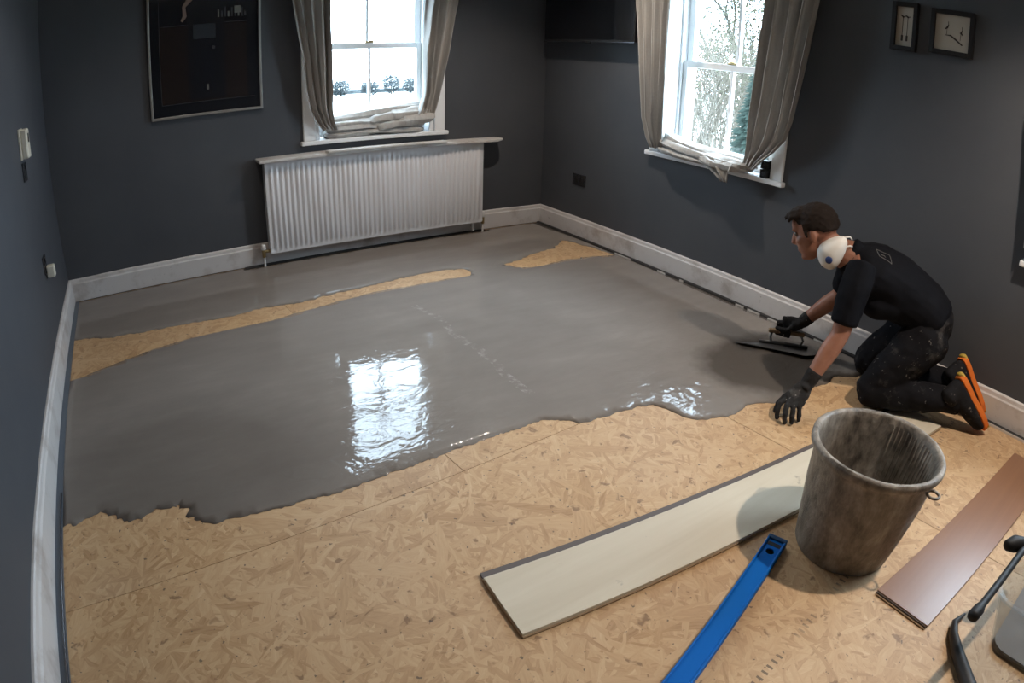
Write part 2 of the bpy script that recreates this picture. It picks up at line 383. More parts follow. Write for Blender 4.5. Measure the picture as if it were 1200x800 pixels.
o = MB().box(XL, 0, YR - TH, YR, -.05, ZC).build('wall_rear', 'wall'); tag(o, 'dark grey painted wall opposite the radiator', 'wall', kind='structure')
o = MB().box(XL - TH, TH, YR - TH, TH, ZC, ZC + .1).build('ceiling', 'ceil'); tag(o, 'plain white painted ceiling', 'ceiling', kind='structure')
floor = MB().box(XL - TH, TH, YR - TH, TH, -.2, -.0185).build('floor', 'sub'); tag(floor, 'OSB subfloor boards, half covered with grey levelling compound', 'floor', kind='structure')

# OSB sheets, laid a little askew to the walls
def clip(poly, ax, lim, sgn):
    out = []
    for i in range(len(poly)):
        a, b_ = poly[i], poly[(i + 1) % len(poly)]; da, db = sgn * (a[ax] - lim), sgn * (b_[ax] - lim)
        if da <= 0: out.append(a)
        if da * db < 0:
            t = da / (da - db); out.append((a[0] + (b_[0] - a[0]) * t, a[1] + (b_[1] - a[1]) * t))
    return out
ang = .075; ca, sa = math.cos(ang), math.sin(ang); P0 = (-2.167, -2.625); GAP = .0012
for r in range(-2, 2):
    offx = (.3, 1.04, 0, .6)[r + 2]
    for k in range(-3, 4):
        x0, x1, y0, y1 = k * 2.44 + offx + GAP, (k + 1) * 2.44 + offx - GAP, r * 2.44 + GAP, (r + 1) * 2.44 - GAP
        pl = [(P0[0] + ca * x - sa * y, P0[1] + sa * x + ca * y) for x, y in ((x0, y0), (x1, y0), (x1, y1), (x0, y1))]
        for ax, lim, sg in ((0, -.012, 1), (0, XL + .012, -1), (1, -.012, 1), (1, YR + .01, -1)):
            if pl: pl = clip(pl, ax, lim, sg)
        if len(pl) >= 3: MB().prism(pl, -.018, 0).build('osb_board', 'osb', floor)

# skirting boards: flat face, small step near the top
def skirt(name, a, b, nrm, label, h=.148, t=.02, z0=.006):
    a, b, n_ = Vector((*a, 0)), Vector((*b, 0)), Vector((*nrm, 0)); prof = [(0, z0), (t, z0), (t, h - .03), (t - .005, h - .022), (t - .007, h - .006), (t - .012, h), (0, h)]
    N = max(2, int((b - a).length / .05)); rg = []
    for i in range(N + 1):
        p = a + (b - a) * i / N; rg.append([p + n_ * (u + .0015 * noise.noise((i * .3, z * 9, len(name)))) + Vector((0, 0, z + (.0025 * noise.noise((i * .17, 3, len(name))) if z > .1 else 0))) for u, z in prof])
    o = MB().rings(rg).build(name, 'skirt', origin=(a + b) / 2); tag(o, label, 'skirting board', kind='structure'); return o
skirt('baseboard_left', (XL, YR), (XL, 0), (1, 0), 'scuffed white skirting board under the thermostat wall')
skirt('baseboard_back', (XL, 0), (0, 0), (0, -1), 'dirty white skirting board behind the radiator')
skirt('baseboard_right', (0, 0), (0, YR), (-1, 0), 'pinkish white skirting board behind the kneeling person')
tag(box('trim_1', 'strip', XL + .0205, XL + .046, YR + .02, -.03, 0, .009), 'slate blue membrane strip along the left skirting board', 'edge strip', kind='structure')
b = MB(); b.loft([(XL + .040, -5.5 + i * .12, .010 + .002 * noise.noise((i, 0, 0))) for i in range(29)], [.004] * 29, seg=8); o = b.build('bead', 'chrome', bpy.data.objects['trim_1'], smooth=True)
tag(box('trim_2', 'gap', -.048, -.0205, YR + .02, -.02, 0, .0095), 'dark open gap strip along the right skirting board', 'edge strip', kind='structure')
tag(box('trim_3', 'gap', -2.375, -.55, -.06, -.0205, 0, .0095), 'dark unfilled gap under the radiator', 'edge strip', kind='structure')
t2 = bpy.data.objects['trim_2']
for y0, y1 in ((-.98, -1.14), (-1.40, -1.47), (-1.60, -1.63), (-2.06, -2.12), (-2.15, -2.24), (-2.30, -2.44), (-2.62, -2.72), (-3.66, -4.3)):
    MB().box(-.056, -.05, y0, y1, 0, .011).build('foil_edge', 'foil', t2)

# ------------------------------------------------------------------ sash windows
def make_window(idx, wd, axis, label):
    c, zs, zr, zt = wd['c'], wd['sill'], wd['rail'], wd['top']
    def mp(u, d, z): return Vector((c + u, -d, z)) if axis == 'b' else Vector((-d, c - u, z))
    def bx(b, u0, u1, d0, d1, z0, z1):
        p, q_ = mp(u0, d0, z0), mp(u1, d1, z1); return b.box(p.x, q_.x, p.y, q_.y, p.z, q_.z)
    base = mp(0, 0, zs - .03)
    root = empty('window_%d' % idx, base, label=label, cat='window', kind='structure')
    b = MB(); bx(b, -HW - .10, HW + .10, 0.0, .045, zs - .028, zs); bx(b, -HW, HW, -.10, 0, zs - .028, zs); b.build('window_sill', 'winw', root, bevel=.006)
    b = MB(); bx(b, -HW - .08, -HW, .0, .022, zs, zt + .08); bx(b, HW, HW + .08, .0, .022, zs, zt + .08); bx(b, -HW, HW, 0, .022, zt, zt + .08); b.build('architrave', 'winw', root, bevel=.005)
    b = MB(); bx(b, -HW, -HW + .035, -TH + .03, 0, zs, zt); bx(b, HW - .035, HW, -TH + .03, 0, zs, zt); bx(b, -HW + .035, HW - .035, -TH + .03, 0, zt - .03, zt)
    bx(b, -HW + .035, -HW + .05, -.10, -.085, zs, zt - .03); bx(b, HW - .05, HW - .035, -.10, -.085, zs, zt - .03)
    bx(b, -HW, HW, -TH - .06, -.10, zs - .06, zs - .003); b.build('window_frame', 'winw', root, bevel=.003)
    w = HW - .036
    for nm, z0, z1, d0, d1, rb, rt in (('lower_sash', zs + .0, zr + .02, -.105, -.145, .075, .04), ('upper_sash', zr - .02, zt - .03, -.15, -.19, .04, .05)):
        b = MB(); bx(b, -w, -w + .048, d0, d1, z0, z1); bx(b, w - .048, w, d0, d1, z0, z1); bx(b, -w + .048, w - .048, d0, d1, z0, z0 + rb); bx(b, -w + .048, w - .048, d0, d1, z1 - rt, z1)
        s = b.build(nm, 'winw', root, bevel=.004)
        b = MB(); bx(b, -.010, .010, d0 - .006, d1 + .004, z0 + rb, z1 - rt); b.build('glazing_bar', 'winw', s, bevel=.003)
        for sg in (-1, 1):
            b = MB(); bx(b, sg * .010, sg * (w - .048), d0 - .018, d0 - .022, z0 + rb, z1 - rt); b.build('pane', 'glass', s)
        if nm == 'lower_sash':
            b = MB(); bx(b, -.03, .03, d0 + .0, d0 - .035, z1, z1 + .012); bx(b, -.008, .025, d0 + .012, d0 - .004, z1 + .008, z1 + .018); b.build('sash_fastener', 'brass', s, bevel=.003)
    return root, mp
w1, mp1 = make_window(1, W1, 'b', 'white sash window above the radiator looking onto a pale field')
w2, mp2 = make_window(2, W2, 'r', 'white sash window beside the television with trees outside')
w3, mp3 = make_window(3, W3, 'r', 'white sash window beyond the two small pictures')

# ------------------------------------------------------------------ curtains
def drape(rows, mp, nf, seed, per=7):
    # rows: (z, u0, u1, d, amp) from the top down, in wall coordinates
    out = []; R = []
    for i in range(len(rows) - 1):
        n_ = max(2, int(abs(rows[i][0] - rows[i + 1][0]) / .03) + 1)
        for k in range(n_): t = k / n_; s_ = t * t * (3 - 2 * t) if False else t; R.append([a + (b_ - a) * s_ for a, b_ in zip(rows[i], rows[i + 1])])
    R.append(list(rows[-1])); ns = nf * per * 2
    for z, u0, u1, d, am in R:
        row = []
        for k in range(ns + 1):
            s_ = k / ns; ph = s_ * nf * 2 * PI + .9 * noise.noise((s_ * 3, seed, z * .7)) * 2 + seed
            w = math.sin(ph) + .35 * math.sin(2 * ph + 1.1)
            a_ = 1.45 * am * (.75 + .5 * noise.noise((s_ * 5, z * 1.4, seed + 4)))
            row.append(mp(u0 + (u1 - u0) * s_ + .008 * math.cos(ph) + .006 * noise.noise((s_ * 4, z * 5, seed)), d + a_ * w, z + .004 * noise.noise((s_ * 9, z, seed))))
        out.append(row)
    return MB().grid(out)
def foldpile(layers, mp, seed):
    b = MB()
    for li, (pts, hw, ht) in enumerate(layers):
        n_ = 22; P = []
        for k in range(n_ + 1):
            t = k / n_ * (len(pts) - 1); i = min(int(t), len(pts) - 2); f_ = t - i; f_ = f_ * f_ * (3 - 2 * f_)
            P.append([a + (c_ - a) * f_ for a, c_ in zip(pts[i], pts[i + 1])])
        rg = []
        for k, (u, d, z) in enumerate(P):
            ring = []; tp = min(1, .30 + 5 * min(k / n_, 1 - k / n_))
            for j in range(20):
                th = 2 * PI * j / 20; ex = math.copysign(abs(math.cos(th)) ** .8, math.cos(th)) * hw * tp * (1 + .25 * noise.noise((k * .22, li, seed))); ey = math.sin(th) * ht * tp * (1 + .35 * noise.noise((k * .3, li * 2 + 5, seed)))
                cr = .010 * math.sin(4 * th + k * .35 + li * 2) + .008 * noise.noise((k * .45, th * 2, seed + li))
                ring.append(mp(u + .01 * noise.noise((k * .6, th, li)), d + ex + .01 * noise.noise((k * .2, li * 3, seed)), z + ey + cr * (1 if ht > .02 else .5)))
            rg.append(ring)
        b.rings(rg)
    return b
def curtain(label, base, dr, pile, mp, nf, seed, grp):
    root = empty('curtain', base, label=label, cat='curtain', group=grp)
    drape(dr, mp, nf, seed).build('drape', 'curt', root, smooth=True, solid=.004)
    if pile: foldpile(pile, mp, seed).build('gathered_end', 'curt', root, smooth=True, sub=1)
    return root
u1 = lambda x: x - W1['c']
D1L = [(2.2, u1(-2.06), u1(-1.72), .11, .03), (1.7, u1(-2.0), u1(-1.742), .105, .028), (1.32, u1(-1.925), u1(-1.74), .10, .026), (1.12, u1(-1.90), u1(-1.735), .09, .024), (.987, u1(-1.868), u1(-1.735), .075, .022), (.90, u1(-1.82), u1(-1.72), .06, .018), (.845, u1(-1.775), u1(-1.69), .04, .012)]
D1R = [(2.2, u1(-1.09), u1(-.79), .11, .03), (1.7, u1(-1.065), u1(-.822), .105, .028), (1.36, u1(-1.085), u1(-.885), .10, .026), (1.05, u1(-1.08), u1(-.945), .08, .022), (.95, u1(-1.10), u1(-.965), .065, .02), (.86, u1(-1.14), u1(-.99), .05, .016)]
pile1 = [([(-.36, -.03, .805), (-.05, -.025, .812), (.36, -.02, .805)], .075, .022), ([(-.35, -.02, .84), (0, -.03, .848), (.37, -.02, .842)], .070, .022), ([(-.37, -.03, .872), (-.1, -.035, .880), (.2, -.03, .878)], .060, .020)]
pile1r = [([(-.36, -.055, .895), (-.08, -.06, .915), (.15, -.05, .945), (.40, -.02, .975)], .038, .026), ([(-.06, -.02, .872), (.12, -.01, .905), (.40, .02, .94)], .058, .036), ([(.0, .02, .835), (.18, .035, .868), (.42, .045, .895)], .05, .030)]
curtain('grey linen curtain on the picture side of the window above the radiator', mp1(u1(-1.8), .05, .79), D1L, pile1, mp1, 4, 1.3, None)
curtain('grey linen curtain on the television side of the window above the radiator', mp1(u1(-1.0), .05, .79), D1R, pile1r, mp1, 4, 5.1, None)
u2 = lambda y: W2['c'] - y
D2L = [(2.2, u2(-1.09), u2(-1.42), .11, .03), (1.73, u2(-1.113), u2(-1.40), .11, .03), (1.3, u2(-1.15), u2(-1.385), .10, .028), (.98, u2(-1.19), u2(-1.372), .09, .024), (.85, u2(-1.225), u2(-1.36), .075, .018), (.79, u2(-1.245), u2(-1.325), .055, .012)]
D2R = [(2.2, u2(-2.15), u2(-2.46), .13, .035), (1.735, u2(-2.10), u2(-2.412), .13, .035), (1.3, u2(-2.055), u2(-2.335), .12, .03), (1.1, u2(-2.03), u2(-2.30), .11, .028), (1.0, u2(-2.02), u2(-2.265), .10, .026), (.92, u2(-2.015), u2(-2.19), .09, .02), (.85, u2(-2.0), u2(-2.10), .075, .014), (.80, u2(-1.98), u2(-2.05), .06, .01)]
pile2 = [([(-.40, .03, .80), (-.2, .04, .785), (.1, .055, .782), (.32, .045, .785)], .085, .020), ([(-.41, .03, .845), (-.18, .05, .822), (.12, .055, .808), (.34, .03, .81)], .068, .024), ([(-.40, .0, .885), (-.24, .01, .855), (.05, .0, .828), (.33, .01, .828)], .055, .020)]
pile2r = [([(-.16, -.05, .83), (.1, -.04, .832), (.36, -.01, .835)], .05, .016), ([(-.02, .09, .80), (.12, .11, .79), (.28, .10, .795)], .05, .022)]
curtain('beige linen curtain hanging next to the television', mp2(u2(-1.28), .05, .77), D2L, pile2, mp2, 4, 2.2, None)
cb = curtain('beige linen curtain nearer the two small framed pictures', mp2(u2(-2.1), .05, .77), D2R, pile2r, mp2, 4, 7.4, None)
drape([(.815, u2(-1.72), u2(-1.96), .12, .016), (.775, u2(-1.79), u2(-1.955), .142, .016), (.74, u2(-1.855), u2(-1.945), .145, .012), (.705, u2(-1.905), u2(-1.935), .14, .005)], mp2, 2, 1.9).build('hanging_corner', 'curt', cb, smooth=True, solid=.004)
u3 = lambda y: W3['c'] - y
D3L = [(2.2, u3(-3.53), u3(-3.70), .09, .02), (1.4, u3(-3.545), u3(-3.69), .085, .02), (.82, u3(-3.60), u3(-3.67), .06, .012)]
root3 = curtain('beige linen curtain of the window past the two small pictures', mp3(u3(-3.66), .05, .77), D3L, [([(-.42, .03, .80), (-.3, .03, .79), (-.15, .03, .79)], .05, .02)], mp3, 4, 3.7, None)

# ------------------------------------------------------------------ radiator and its shelf
rx0, rx1, rz0, rz1 = -2.199, -.605, .09, .685
rad = empty('radiator', (-1.4, -.05, 0), label='white ribbed panel radiator under the window', cat='radiator')
b = MB(); nr = 44; w = (rx1 - rx0 - .04) / nr; xs = [rx0]; ys = [-.1]
pr = [(rx0, -.1), (rx0 + .02, -.1)]
for i in range(nr):
    x = rx0 + .02 + i * w; pr += [(x + w * .22, -.1), (x + w * .36, -.110), (x + w * .70, -.110), (x + w * .84, -.1)]
pr += [(rx1, -.1)]
def row(z, k): return [Vector((x, -.1 - (-.1 - y) * k, z)) for x, y in pr]
b.grid([row(rz0, 0), row(rz0 + .028, 0), row(rz0 + .042, 1), row(rz1 - .05, 1), row(rz1 - .036, 0), row(rz1, 0)])
b.build('front_panel', 'rad', rad, smooth=True)
b = MB(); b.box(rx0, rx1, -.098, -.092, rz0, rz1); b.box(rx0, rx1, -.045, -.04, rz0, rz1); b.build('back_panel', 'rad', rad)
for x in (rx0 - .003, rx1 - .003): MB().box(x, x + .006, -.1, -.035, rz0 + .005, rz1).build('side_cover', 'rad', rad, bevel=.002)
b = MB(); b.box(rx0, rx1, -.1, -.094, rz1, rz1 + .006); b.box(rx0, rx1, -.045, -.035, rz1, rz1 + .006)
for i in range(60): x = rx0 + (rx1 - rx0) * i / 59; b.box(x - .004, x + .004, -.095, -.044, rz1, rz1 + .004)
b.build('top_grille', 'rad', rad)
for x, z in ((rx0 + .2, 0), (rx1 - .2, 0)): MB().box(x - .02, x + .02, -.04, 0, rz0 + .05, rz1 - .05).build('wall_bracket', 'steel', rad)
for sg, x in ((-1, rx0 - .045), (1, rx1 + .022)):
    b = MB(); b.loft([(x, -.07, .001), (x, -.07, .085)], [.0075] * 2, (0, 1, 0), 12, 0); o = b.build('pipe', 'white', rad, smooth=True)
    b = MB(); b.loft([(x, -.07, .07), (x, -.07, .125)], [.013, .013], (0, 1, 0), 12, .4); b.loft([(x, -.07, .105), (x - sg * .05, -.07, .105)], [.010, .010], (0, 1, 0), 12, .3); v_ = b.build('valve', 'brass', rad, smooth=True)
    b = MB(); b.loft([(x, -.07, .122), (x, -.07, .16 if sg > 0 else .15)], [.017, .015], (0, 1, 0), 14, .4); b.build('valve_cap', 'white', v_, smooth=True)
b = MB(); b.loft([(rx1 - .06, -.07, .02), (rx1 - .06, -.07, rz0)], [.006] * 2, (0, 1, 0), 10, 0); b.build('drain_stub', 'white', rad, smooth=True)
sh = empty('radiator_shelf', (-1.35, -.08, rz1 + .006), label='loose white shelf board lying on top of the radiator', cat='shelf')
sl = (.700 - .735) / 1.81
b = MB()
secs = []
for x, d0, d1 in ((-2.24, -.005, -.15), (-1.8, -.005, -.152), (-1.2, -.005, -.15), (-.62, -.005, -.14), (-.50, -.005, -.13), (-.45, -.005, -.115), (-.432, -.005, -.09)):
    zt = .712; th = .020 if x < -.46 else .012
    secs.append([Vector((x, d0, zt - th)), Vector((x, d1, zt - th)), Vector((x, d1, zt)), Vector((x, d0, zt))])
b.rings(secs); b.build('board', 'shelf', sh, bevel=.004)
b = MB(); b.box(-1.79, -.93, -.165, -.1, .7122, .7262); b.build('loose_strip', 'shelf', sh, bevel=.003)

# ------------------------------------------------------------------ things on the walls
fr = empty('framed_poster', (-2.525, -.02, 1.03), label='large dark poster in a thin silver frame on the back wall', cat='picture')
px0, px1, pz0, pz1 = -2.882, -2.172, 1.03, 2.02
b = MB(); t = .016
for a in ((px0, px0 + t, pz0, pz1), (px1 - t, px1, pz0, pz1), (px0 + t, px1 - t, pz0, pz0 + t), (px0 + t, px1 - t, pz1 - t, pz1)): b.box(a[0], a[1], -.028, -.001, a[2], a[3])
b.build('frame', 'silver', fr, bevel=.002)
prt = MB().box(px0 + t, px1 - t, -.014, -.004, pz0 + t, pz1 - t).build('print', 'poster', fr)
def pm(name, col): return mat(name, col, .25, coat=.3)
pcol = dict(brown=pm('poster_brown', (.013, .008, .007)), navy=pm('poster_navy', (.004, .005, .009)), grey=pm('poster_grey', (.028, .034, .042)), pale=pm('poster_pale', (.22, .15, .12)), line=pm('poster_line', (.05, .05, .055)), light=pm('poster_light', (.16, .155, .14)))
def pp(name, col, x0, x1, z0, z1, d=.0005): return MB().box(px0 + x0, px0 + x1, -.0142 - d, -.014, pz0 + z0, pz0 + z1).build(name, pcol[col], prt)
pp('bar_front', 'brown', .075, .62, .09, .56); pp('bar_edge', 'line', .075, .62, .565, .569, .0008)
pp('coat', 'navy', .25, .48, .10, .75, .0010); pp('seat_cushion', 'grey', .285, .425, .475, .565, .0014); pp('shoe_buckle', 'line', .40, .42, .405, .425, .0016); pp('shoe_heel', 'light', .36, .372, .155, .19, .0016)
for z0, z1, x0, x1 in ((.085, .088, .075, .66), (.085, .9, .072, .075)): pp('border_line', 'line', x0, x1, z0, z1, .0007)
b = MB(); b.loft([(px0 + .215, -.0152, pz0 + .59), (px0 + .235, -.0152, pz0 + .62), (px0 + .23, -.0152, pz0 + .68), (px0 + .27, -.0152, pz0 + .73), (px0 + .285, -.0152, pz0 + .75)], [(.0006, .008), (.0006, .013), (.0006, .011), (.0006, .018), (.0006, .012)], (0, 1, 0), 10, .5); b.build('forearm_shape', pcol['pale'], prt)
for i in range(9):
    x = .44 + i * .021; h = .03 + .05 * random.random(); pp('bottle_shape', 'line' if i % 3 else 'light', x, x + .010, .60, .60 + h, .0012)
pp('lamp_shape', 'light', .545, .585, .62, .665, .0014)

tv = empty('television', (0, -.585, 1.45), label='black flat television mounted on the wall near the corner', cat='television')
MB().box(-.10, -.065, -1.075, -.105, 1.452, 2.02).build('bezel', 'black', tv, bevel=.004)
MB().box(-.1015, -.0995, -1.066, -.114, 1.466, 2.011).build('screen', 'blackg', tv)
MB().box(-.1025, -.0985, -1.076, -.104, 1.449, 1.4535).build('bottom_trim', 'chrome', tv)
MB().box(-.103, -.085, -.63, -.59, 1.440, 1.452).build('sensor', 'chrome', tv, bevel=.002)
MB().box(-.066, 0, -.75, -.43, 1.6, 1.9).build('wall_bracket', 'black', tv)

def socket(loc, nrm, label, w=.146, h=.086, gang=2, plug=None):
    n_ = Vector(nrm); s_ = Vector((-n_.y, n_.x, 0)); L = Vector(loc)
    rt = empty('socket' if gang else 'switch', L, label=label, cat='socket' if gang else 'switch')
    Mx = Matrix((( s_.x, n_.x, 0, L.x), (s_.y, n_.y, 0, L.y), (0, 0, 1, L.z), (0, 0, 0, 1)))
    MB().box(-w / 2, w / 2, 0, .008, 0, h, Mx).build('face_plate', 'chrome', rt, bevel=.002)
    for k in range(max(gang, 1)):
        cx = (k - (max(gang, 1) - 1) / 2) * .06
        MB().box(cx - .021, cx + .021, .0075, .0095, h * .16, h * .62, Mx).build('insert', 'black', rt, bevel=.001)
        MB().box(cx - .008, cx + .008, .0075, .013, h * .70, h * .88, Mx).build('rocker', 'black', rt, bevel=.001)
    if plug is not None:
        MB().box(plug - .026, plug + .026, .0095, .052, -.022, h * .42, Mx).build('plug', 'cream', rt, bevel=.006)
    return rt
socket((0, -.478, .386), (-1, 0, 0), 'dark chrome double socket below the television')
socket((XL, -.86, .445), (1, 0, 0), 'dark socket with a cream plug low on the left wall', gang=1, w=.086, plug=0.0)
socket((XL, -1.0, .925), (1, 0, 0), 'dark chrome light switch under the thermostat', gang=0, w=.086)
th = empty('thermostat', (XL, -1.0, 1.025), label='cream wall thermostat above the dark switch', cat='thermostat')
MB().box(XL, XL + .010, -1.05, -.955, 1.025, 1.165).build('back_plate', 'cream', th, bevel=.003)
MB().box(XL + .010, XL + .042, -1.043, -.962, 1.028, 1.162).build('housing', 'cream', th, bevel=.008)
MB().box(XL + .0415, XL + .043, -1.02, -.985, 1.10, 1.14).build('display', 'chrome', th)

def frame_small(y0, y1, z0, z1, label, bw=.022):
    rt = empty('picture_frame', (-.012, (y0 + y1) / 2, z0), label=label, cat='picture'); b = MB()
    for a in ((y0, y0 + bw, z0, z1), (y1 - bw, y1, z0, z1), (y0 + bw, y1 - bw, z0, z0 + bw), (y0 + bw, y1 - bw, z1 - bw, z1)): b.box(-.032, -.001, *a)
    b.build('frame', 'black', rt, bevel=.002)
    pr_ = MB().box(-.014, -.004, y0 + bw, y1 - bw, z0 + bw, z1 - bw).build('paper', 'matte', rt)
    return rt, pr_
def line(pr_, name, pts, r=.0022):
    b = MB(); b.loft([(-.0148, y, z) for y, z in pts], [r] * len(pts) if isinstance(r, (int, float)) else r, (0, 1, 0), 8, .6); b.build(name, 'ink', pr_, smooth=True)
rt, p1 = frame_small(-2.905, -2.77, 1.55, 1.785, 'narrow black frame holding a drawing of two long keys')
for yc in (-2.825, -2.85):
    line(p1, 'key_shaft', [(yc, 1.715), (yc, 1.62)], .0015); line(p1, 'key_head', [(yc + .012, 1.722), (yc - .001, 1.712), (yc - .012, 1.716)], [.002, .0045, .002]); line(p1, 'key_bow', [(yc, 1.622), (yc, 1.60)], .0055)
rt, p2 = frame_small(-3.192, -2.975, 1.563, 1.772, 'square black frame holding a sketch of two birds on a twig', .021)
line(p2, 'twig', [(-3.05, 1.655), (-3.075, 1.655), (-3.10, 1.640), (-3.135, 1.618)], [.002, .0035, .0035, .003])
for yc, zc, sg in ((-3.055, 1.69, 1), (-3.125, 1.672, -1)):
    line(p2, 'bird_body', [(yc + .010 * sg, zc - .008), (yc, zc), (yc - .006, zc + .012)], [.002, .005, .0025]); line(p2, 'bird_neck', [(yc - .006, zc + .012), (yc - .004, zc + .028)], .0014); line(p2, 'bird_leg', [(yc, zc), (yc + .001, zc - .035)], .001)

kb = empty('black_box', (-.02, -2.115, W2['sill']), label='small stacked black box on the sill beneath the beige curtain', cat='box')
for k in (0, 1):
    c_ = MB().box(-.045, .005, -2.135, -2.09, W2['sill'] + k * .05, W2['sill'] + k * .05 + .047).build('block', 'black', kb, bevel=.003)
    MB().box(-.0465, -.0445, -2.125, -2.10, W2['sill'] + k * .05 + .012, W2['sill'] + k * .05 + .035).build('panel', 'chrome', c_)

# ------------------------------------------------------------------ ceiling downlights and one added fill
for i, (x, y, wt) in enumerate(DOWNLIGHTS):
    rt = empty('downlight', (x, y, ZC), label='unseen round recessed ceiling downlight', cat='light', group='ceiling downlights')
    MB().lathe([(.05, ZC - .001), (.05, ZC - .006), (.036, ZC - .009), (.034, ZC - .002)], (x, y, 0), 32).build('bezel', 'steel', rt, smooth=True)
    MB().lathe([(.001, ZC - .004), (.033, ZC - .0045), (.033, ZC - .002), (.001, ZC - .002)], (x, y, 0), 24).build('lens', 'lamp', rt)
    l = bpy.data.lights.new('downlight_beam', 'SPOT'); l.energy = wt; l.color = (1, .86, .73); l.spot_size = math.radians(125); l.spot_blend = .7; l.shadow_soft_size = .035
    lo = bpy.data.objects.new('downlight_beam', l); C.objects.link(lo); lo.parent = rt; lo.location = (0, 0, -.02)

# ------------------------------------------------------------------ wet levelling compound
def jag(pts, amp, step=.012, fr=22, seed=0):
    out = []
    for i in range(len(pts) - 1):
        a, b_ = Vector((*pts[i], 0)), Vector((*pts[i + 1], 0)); n_ = max(1, int((b_ - a).length / step)); d = (b_ - a).normalized(); nn = Vector((-d.y, d.x, 0))
        for k in range(n_):
            p = a + (b_ - a) * k / n_; am = amp(p) if callable(amp) else amp
            w = noise.noise((p.x * fr, p.y * fr, seed)) + .6 * noise.noise((p.x * fr * 2.7, p.y * fr * 2.7, seed + 3))
            out.append(p + nn * am * w)
    return [(p.x, p.y) for p in out]
front = [(-3.529, -2.300), (-3.47, -2.33), (-3.40, -2.30), (-3.326, -2.315), (-3.27, -2.39), (-3.183, -2.37), (-3.09, -2.36), (-3.05, -2.46), (-2.996, -2.509), (-2.771, -2.524), (-2.57, -2.536), (-2.314, -2.513), (-2.073, -2.499), (-1.854, -2.496), (-1.76, -2.49), (-1.70, -2.52), (-1.643, -2.587), (-1.50, -2.60), (-1.396, -2.604), (-1.30, -2.63),
         (-1.275, -2.70), (-1.264, -2.764), (-1.23, -2.815), (-1.17, -2.842), (-1.10, -2.865), (-1.02, -2.868), (-.96, -2.853), (-.90, -2.865), (-.849, -2.909), (-.70, -2.935), (-.56, -2.92), (-.45, -2.95), (-.34, -2.93), (-.24, -3.0), (-.0495, -3.02)]
gap_up = [(-3.529, -.675), (-3.40, -.70), (-3.30, -.755), (-3.19, -.768), (-2.948, -.793), (-2.614, -.828), (-2.42, -.80), (-2.221, -.832), (-2.0, -.80), (-1.79, -.785), (-1.55, -.75), (-1.378, -.74), (-1.24, -.75), (-1.14, -.79)]
gap_lo = [(-1.14, -.79), (-1.13, -.86), (-1.17, -.915), (-1.35, -.90), (-1.622, -.901), (-1.80, -.89), (-1.996, -.92), (-2.2, -.96), (-2.411, -1.002), (-2.738, -1.004), (-2.9, -1.01), (-3.062, -1.043), (-3.29, -1.124), (-3.42, -1.17), (-3.529, -1.206)]
hole = [(-.862, -.835), (-.78, -.80), (-.70, -.79), (-.609, -.732), (-.48, -.70), (-.354, -.679), (-.26, -.60), (-.19, -.546), (-.14, -.60), (-.12, -.70), (-.09, -.80), (-.075, -1.0), (-.18, -.965), (-.263, -.945), (-.47, -.93), (-.62, -.955), (-.697, -.962), (-.80, -.94), (-.862, -.835)]
famp = lambda p: .03 if p.x < -3.02 else (.012 if p.x < -1.3 else .007)
outer = jag(front, famp, .010, 26, 1) + [(-.0495, -3.02), (-.0495, -2.0), (-.0495, -.9), (-.0495, -.026), (-.535, -.026), (-.545, -.066), (-2.35, -.066), (-2.36, -.026), (-3.529, -.026), (-3.529, -.35)] + jag(gap_up, .016, .012, 20, 5) + jag(gap_lo, .010, .012, 14, 9) + [(-3.529, -1.206), (-3.529, -1.8)]
inner = jag(hole, .014, .012, 20, 13)
seg = [(outer[i], outer[(i + 1) % len(outer)]) for i in range(len(outer))] + [(inner[i], inner[(i + 1) % len(inner)]) for i in range(len(inner))]
SA = np.array([a for a, _ in seg]); SB = np.array([b_ for _, b_ in seg])
def inside(p):
    x, y = p[:, 0:1], p[:, 1:2]; x1, y1, x2, y2 = SA[:, 0], SA[:, 1], SB[:, 0], SB[:, 1]
    c_ = ((y1 > y) != (y2 > y)) & (x < (x2 - x1) * (y - y1) / (y2 - y1 + 1e-15) + x1); return c_.sum(1) % 2 == 1
def edged(p):
    e = SB - SA; L2 = (e * e).sum(1) + 1e-12; d = np.full(len(p), 9.)
    for i in range(0, len(p), 800):
        q_ = p[i:i + 800]; w = q_[:, None, :] - SA; tt = np.clip((w * e).sum(2) / L2, 0, 1); r_ = w - tt[..., None] * e; d[i:i + 800] = np.sqrt((r_ * r_).sum(2)).min(1)
    return d
gx = [(x, y) for x in np.arange(-3.52, -.05, .045) for y in np.arange(-3.05, -.03, .045)]
gx += [(x, y) for x in np.arange(-1.45, -.85, .014) for y in np.arange(-2.88, -2.42, .014)]
gx = np.array(gx) + np.random.default_rng(3).uniform(-.003, .003, (len(gx), 2)); dd = edged(gx); gx = gx[inside(gx) & (dd > .008)]
rim2 = []
allp = [Vector(p) for p in outer + inner] + [Vector(p) for p in gx.tolist()]
eds = [(i, (i + 1) % len(outer)) for i in range(len(outer))] + [(len(outer) + i, len(outer) + (i + 1) % len(inner)) for i in range(len(inner))]
vo, eo, fo, *_ = delaunay_2d_cdt(allp, eds, [], 0, 1e-5)
VO = np.array([(p.x, p.y) for p in vo]); fo = [f for f in fo if len(f) == 3]; cen = np.array([VO[list(f)].mean(0) for f in fo]); keep = inside(cen); fo = [f for f, k in zip(fo, keep) if k]
dv = edged(VO); vs = []
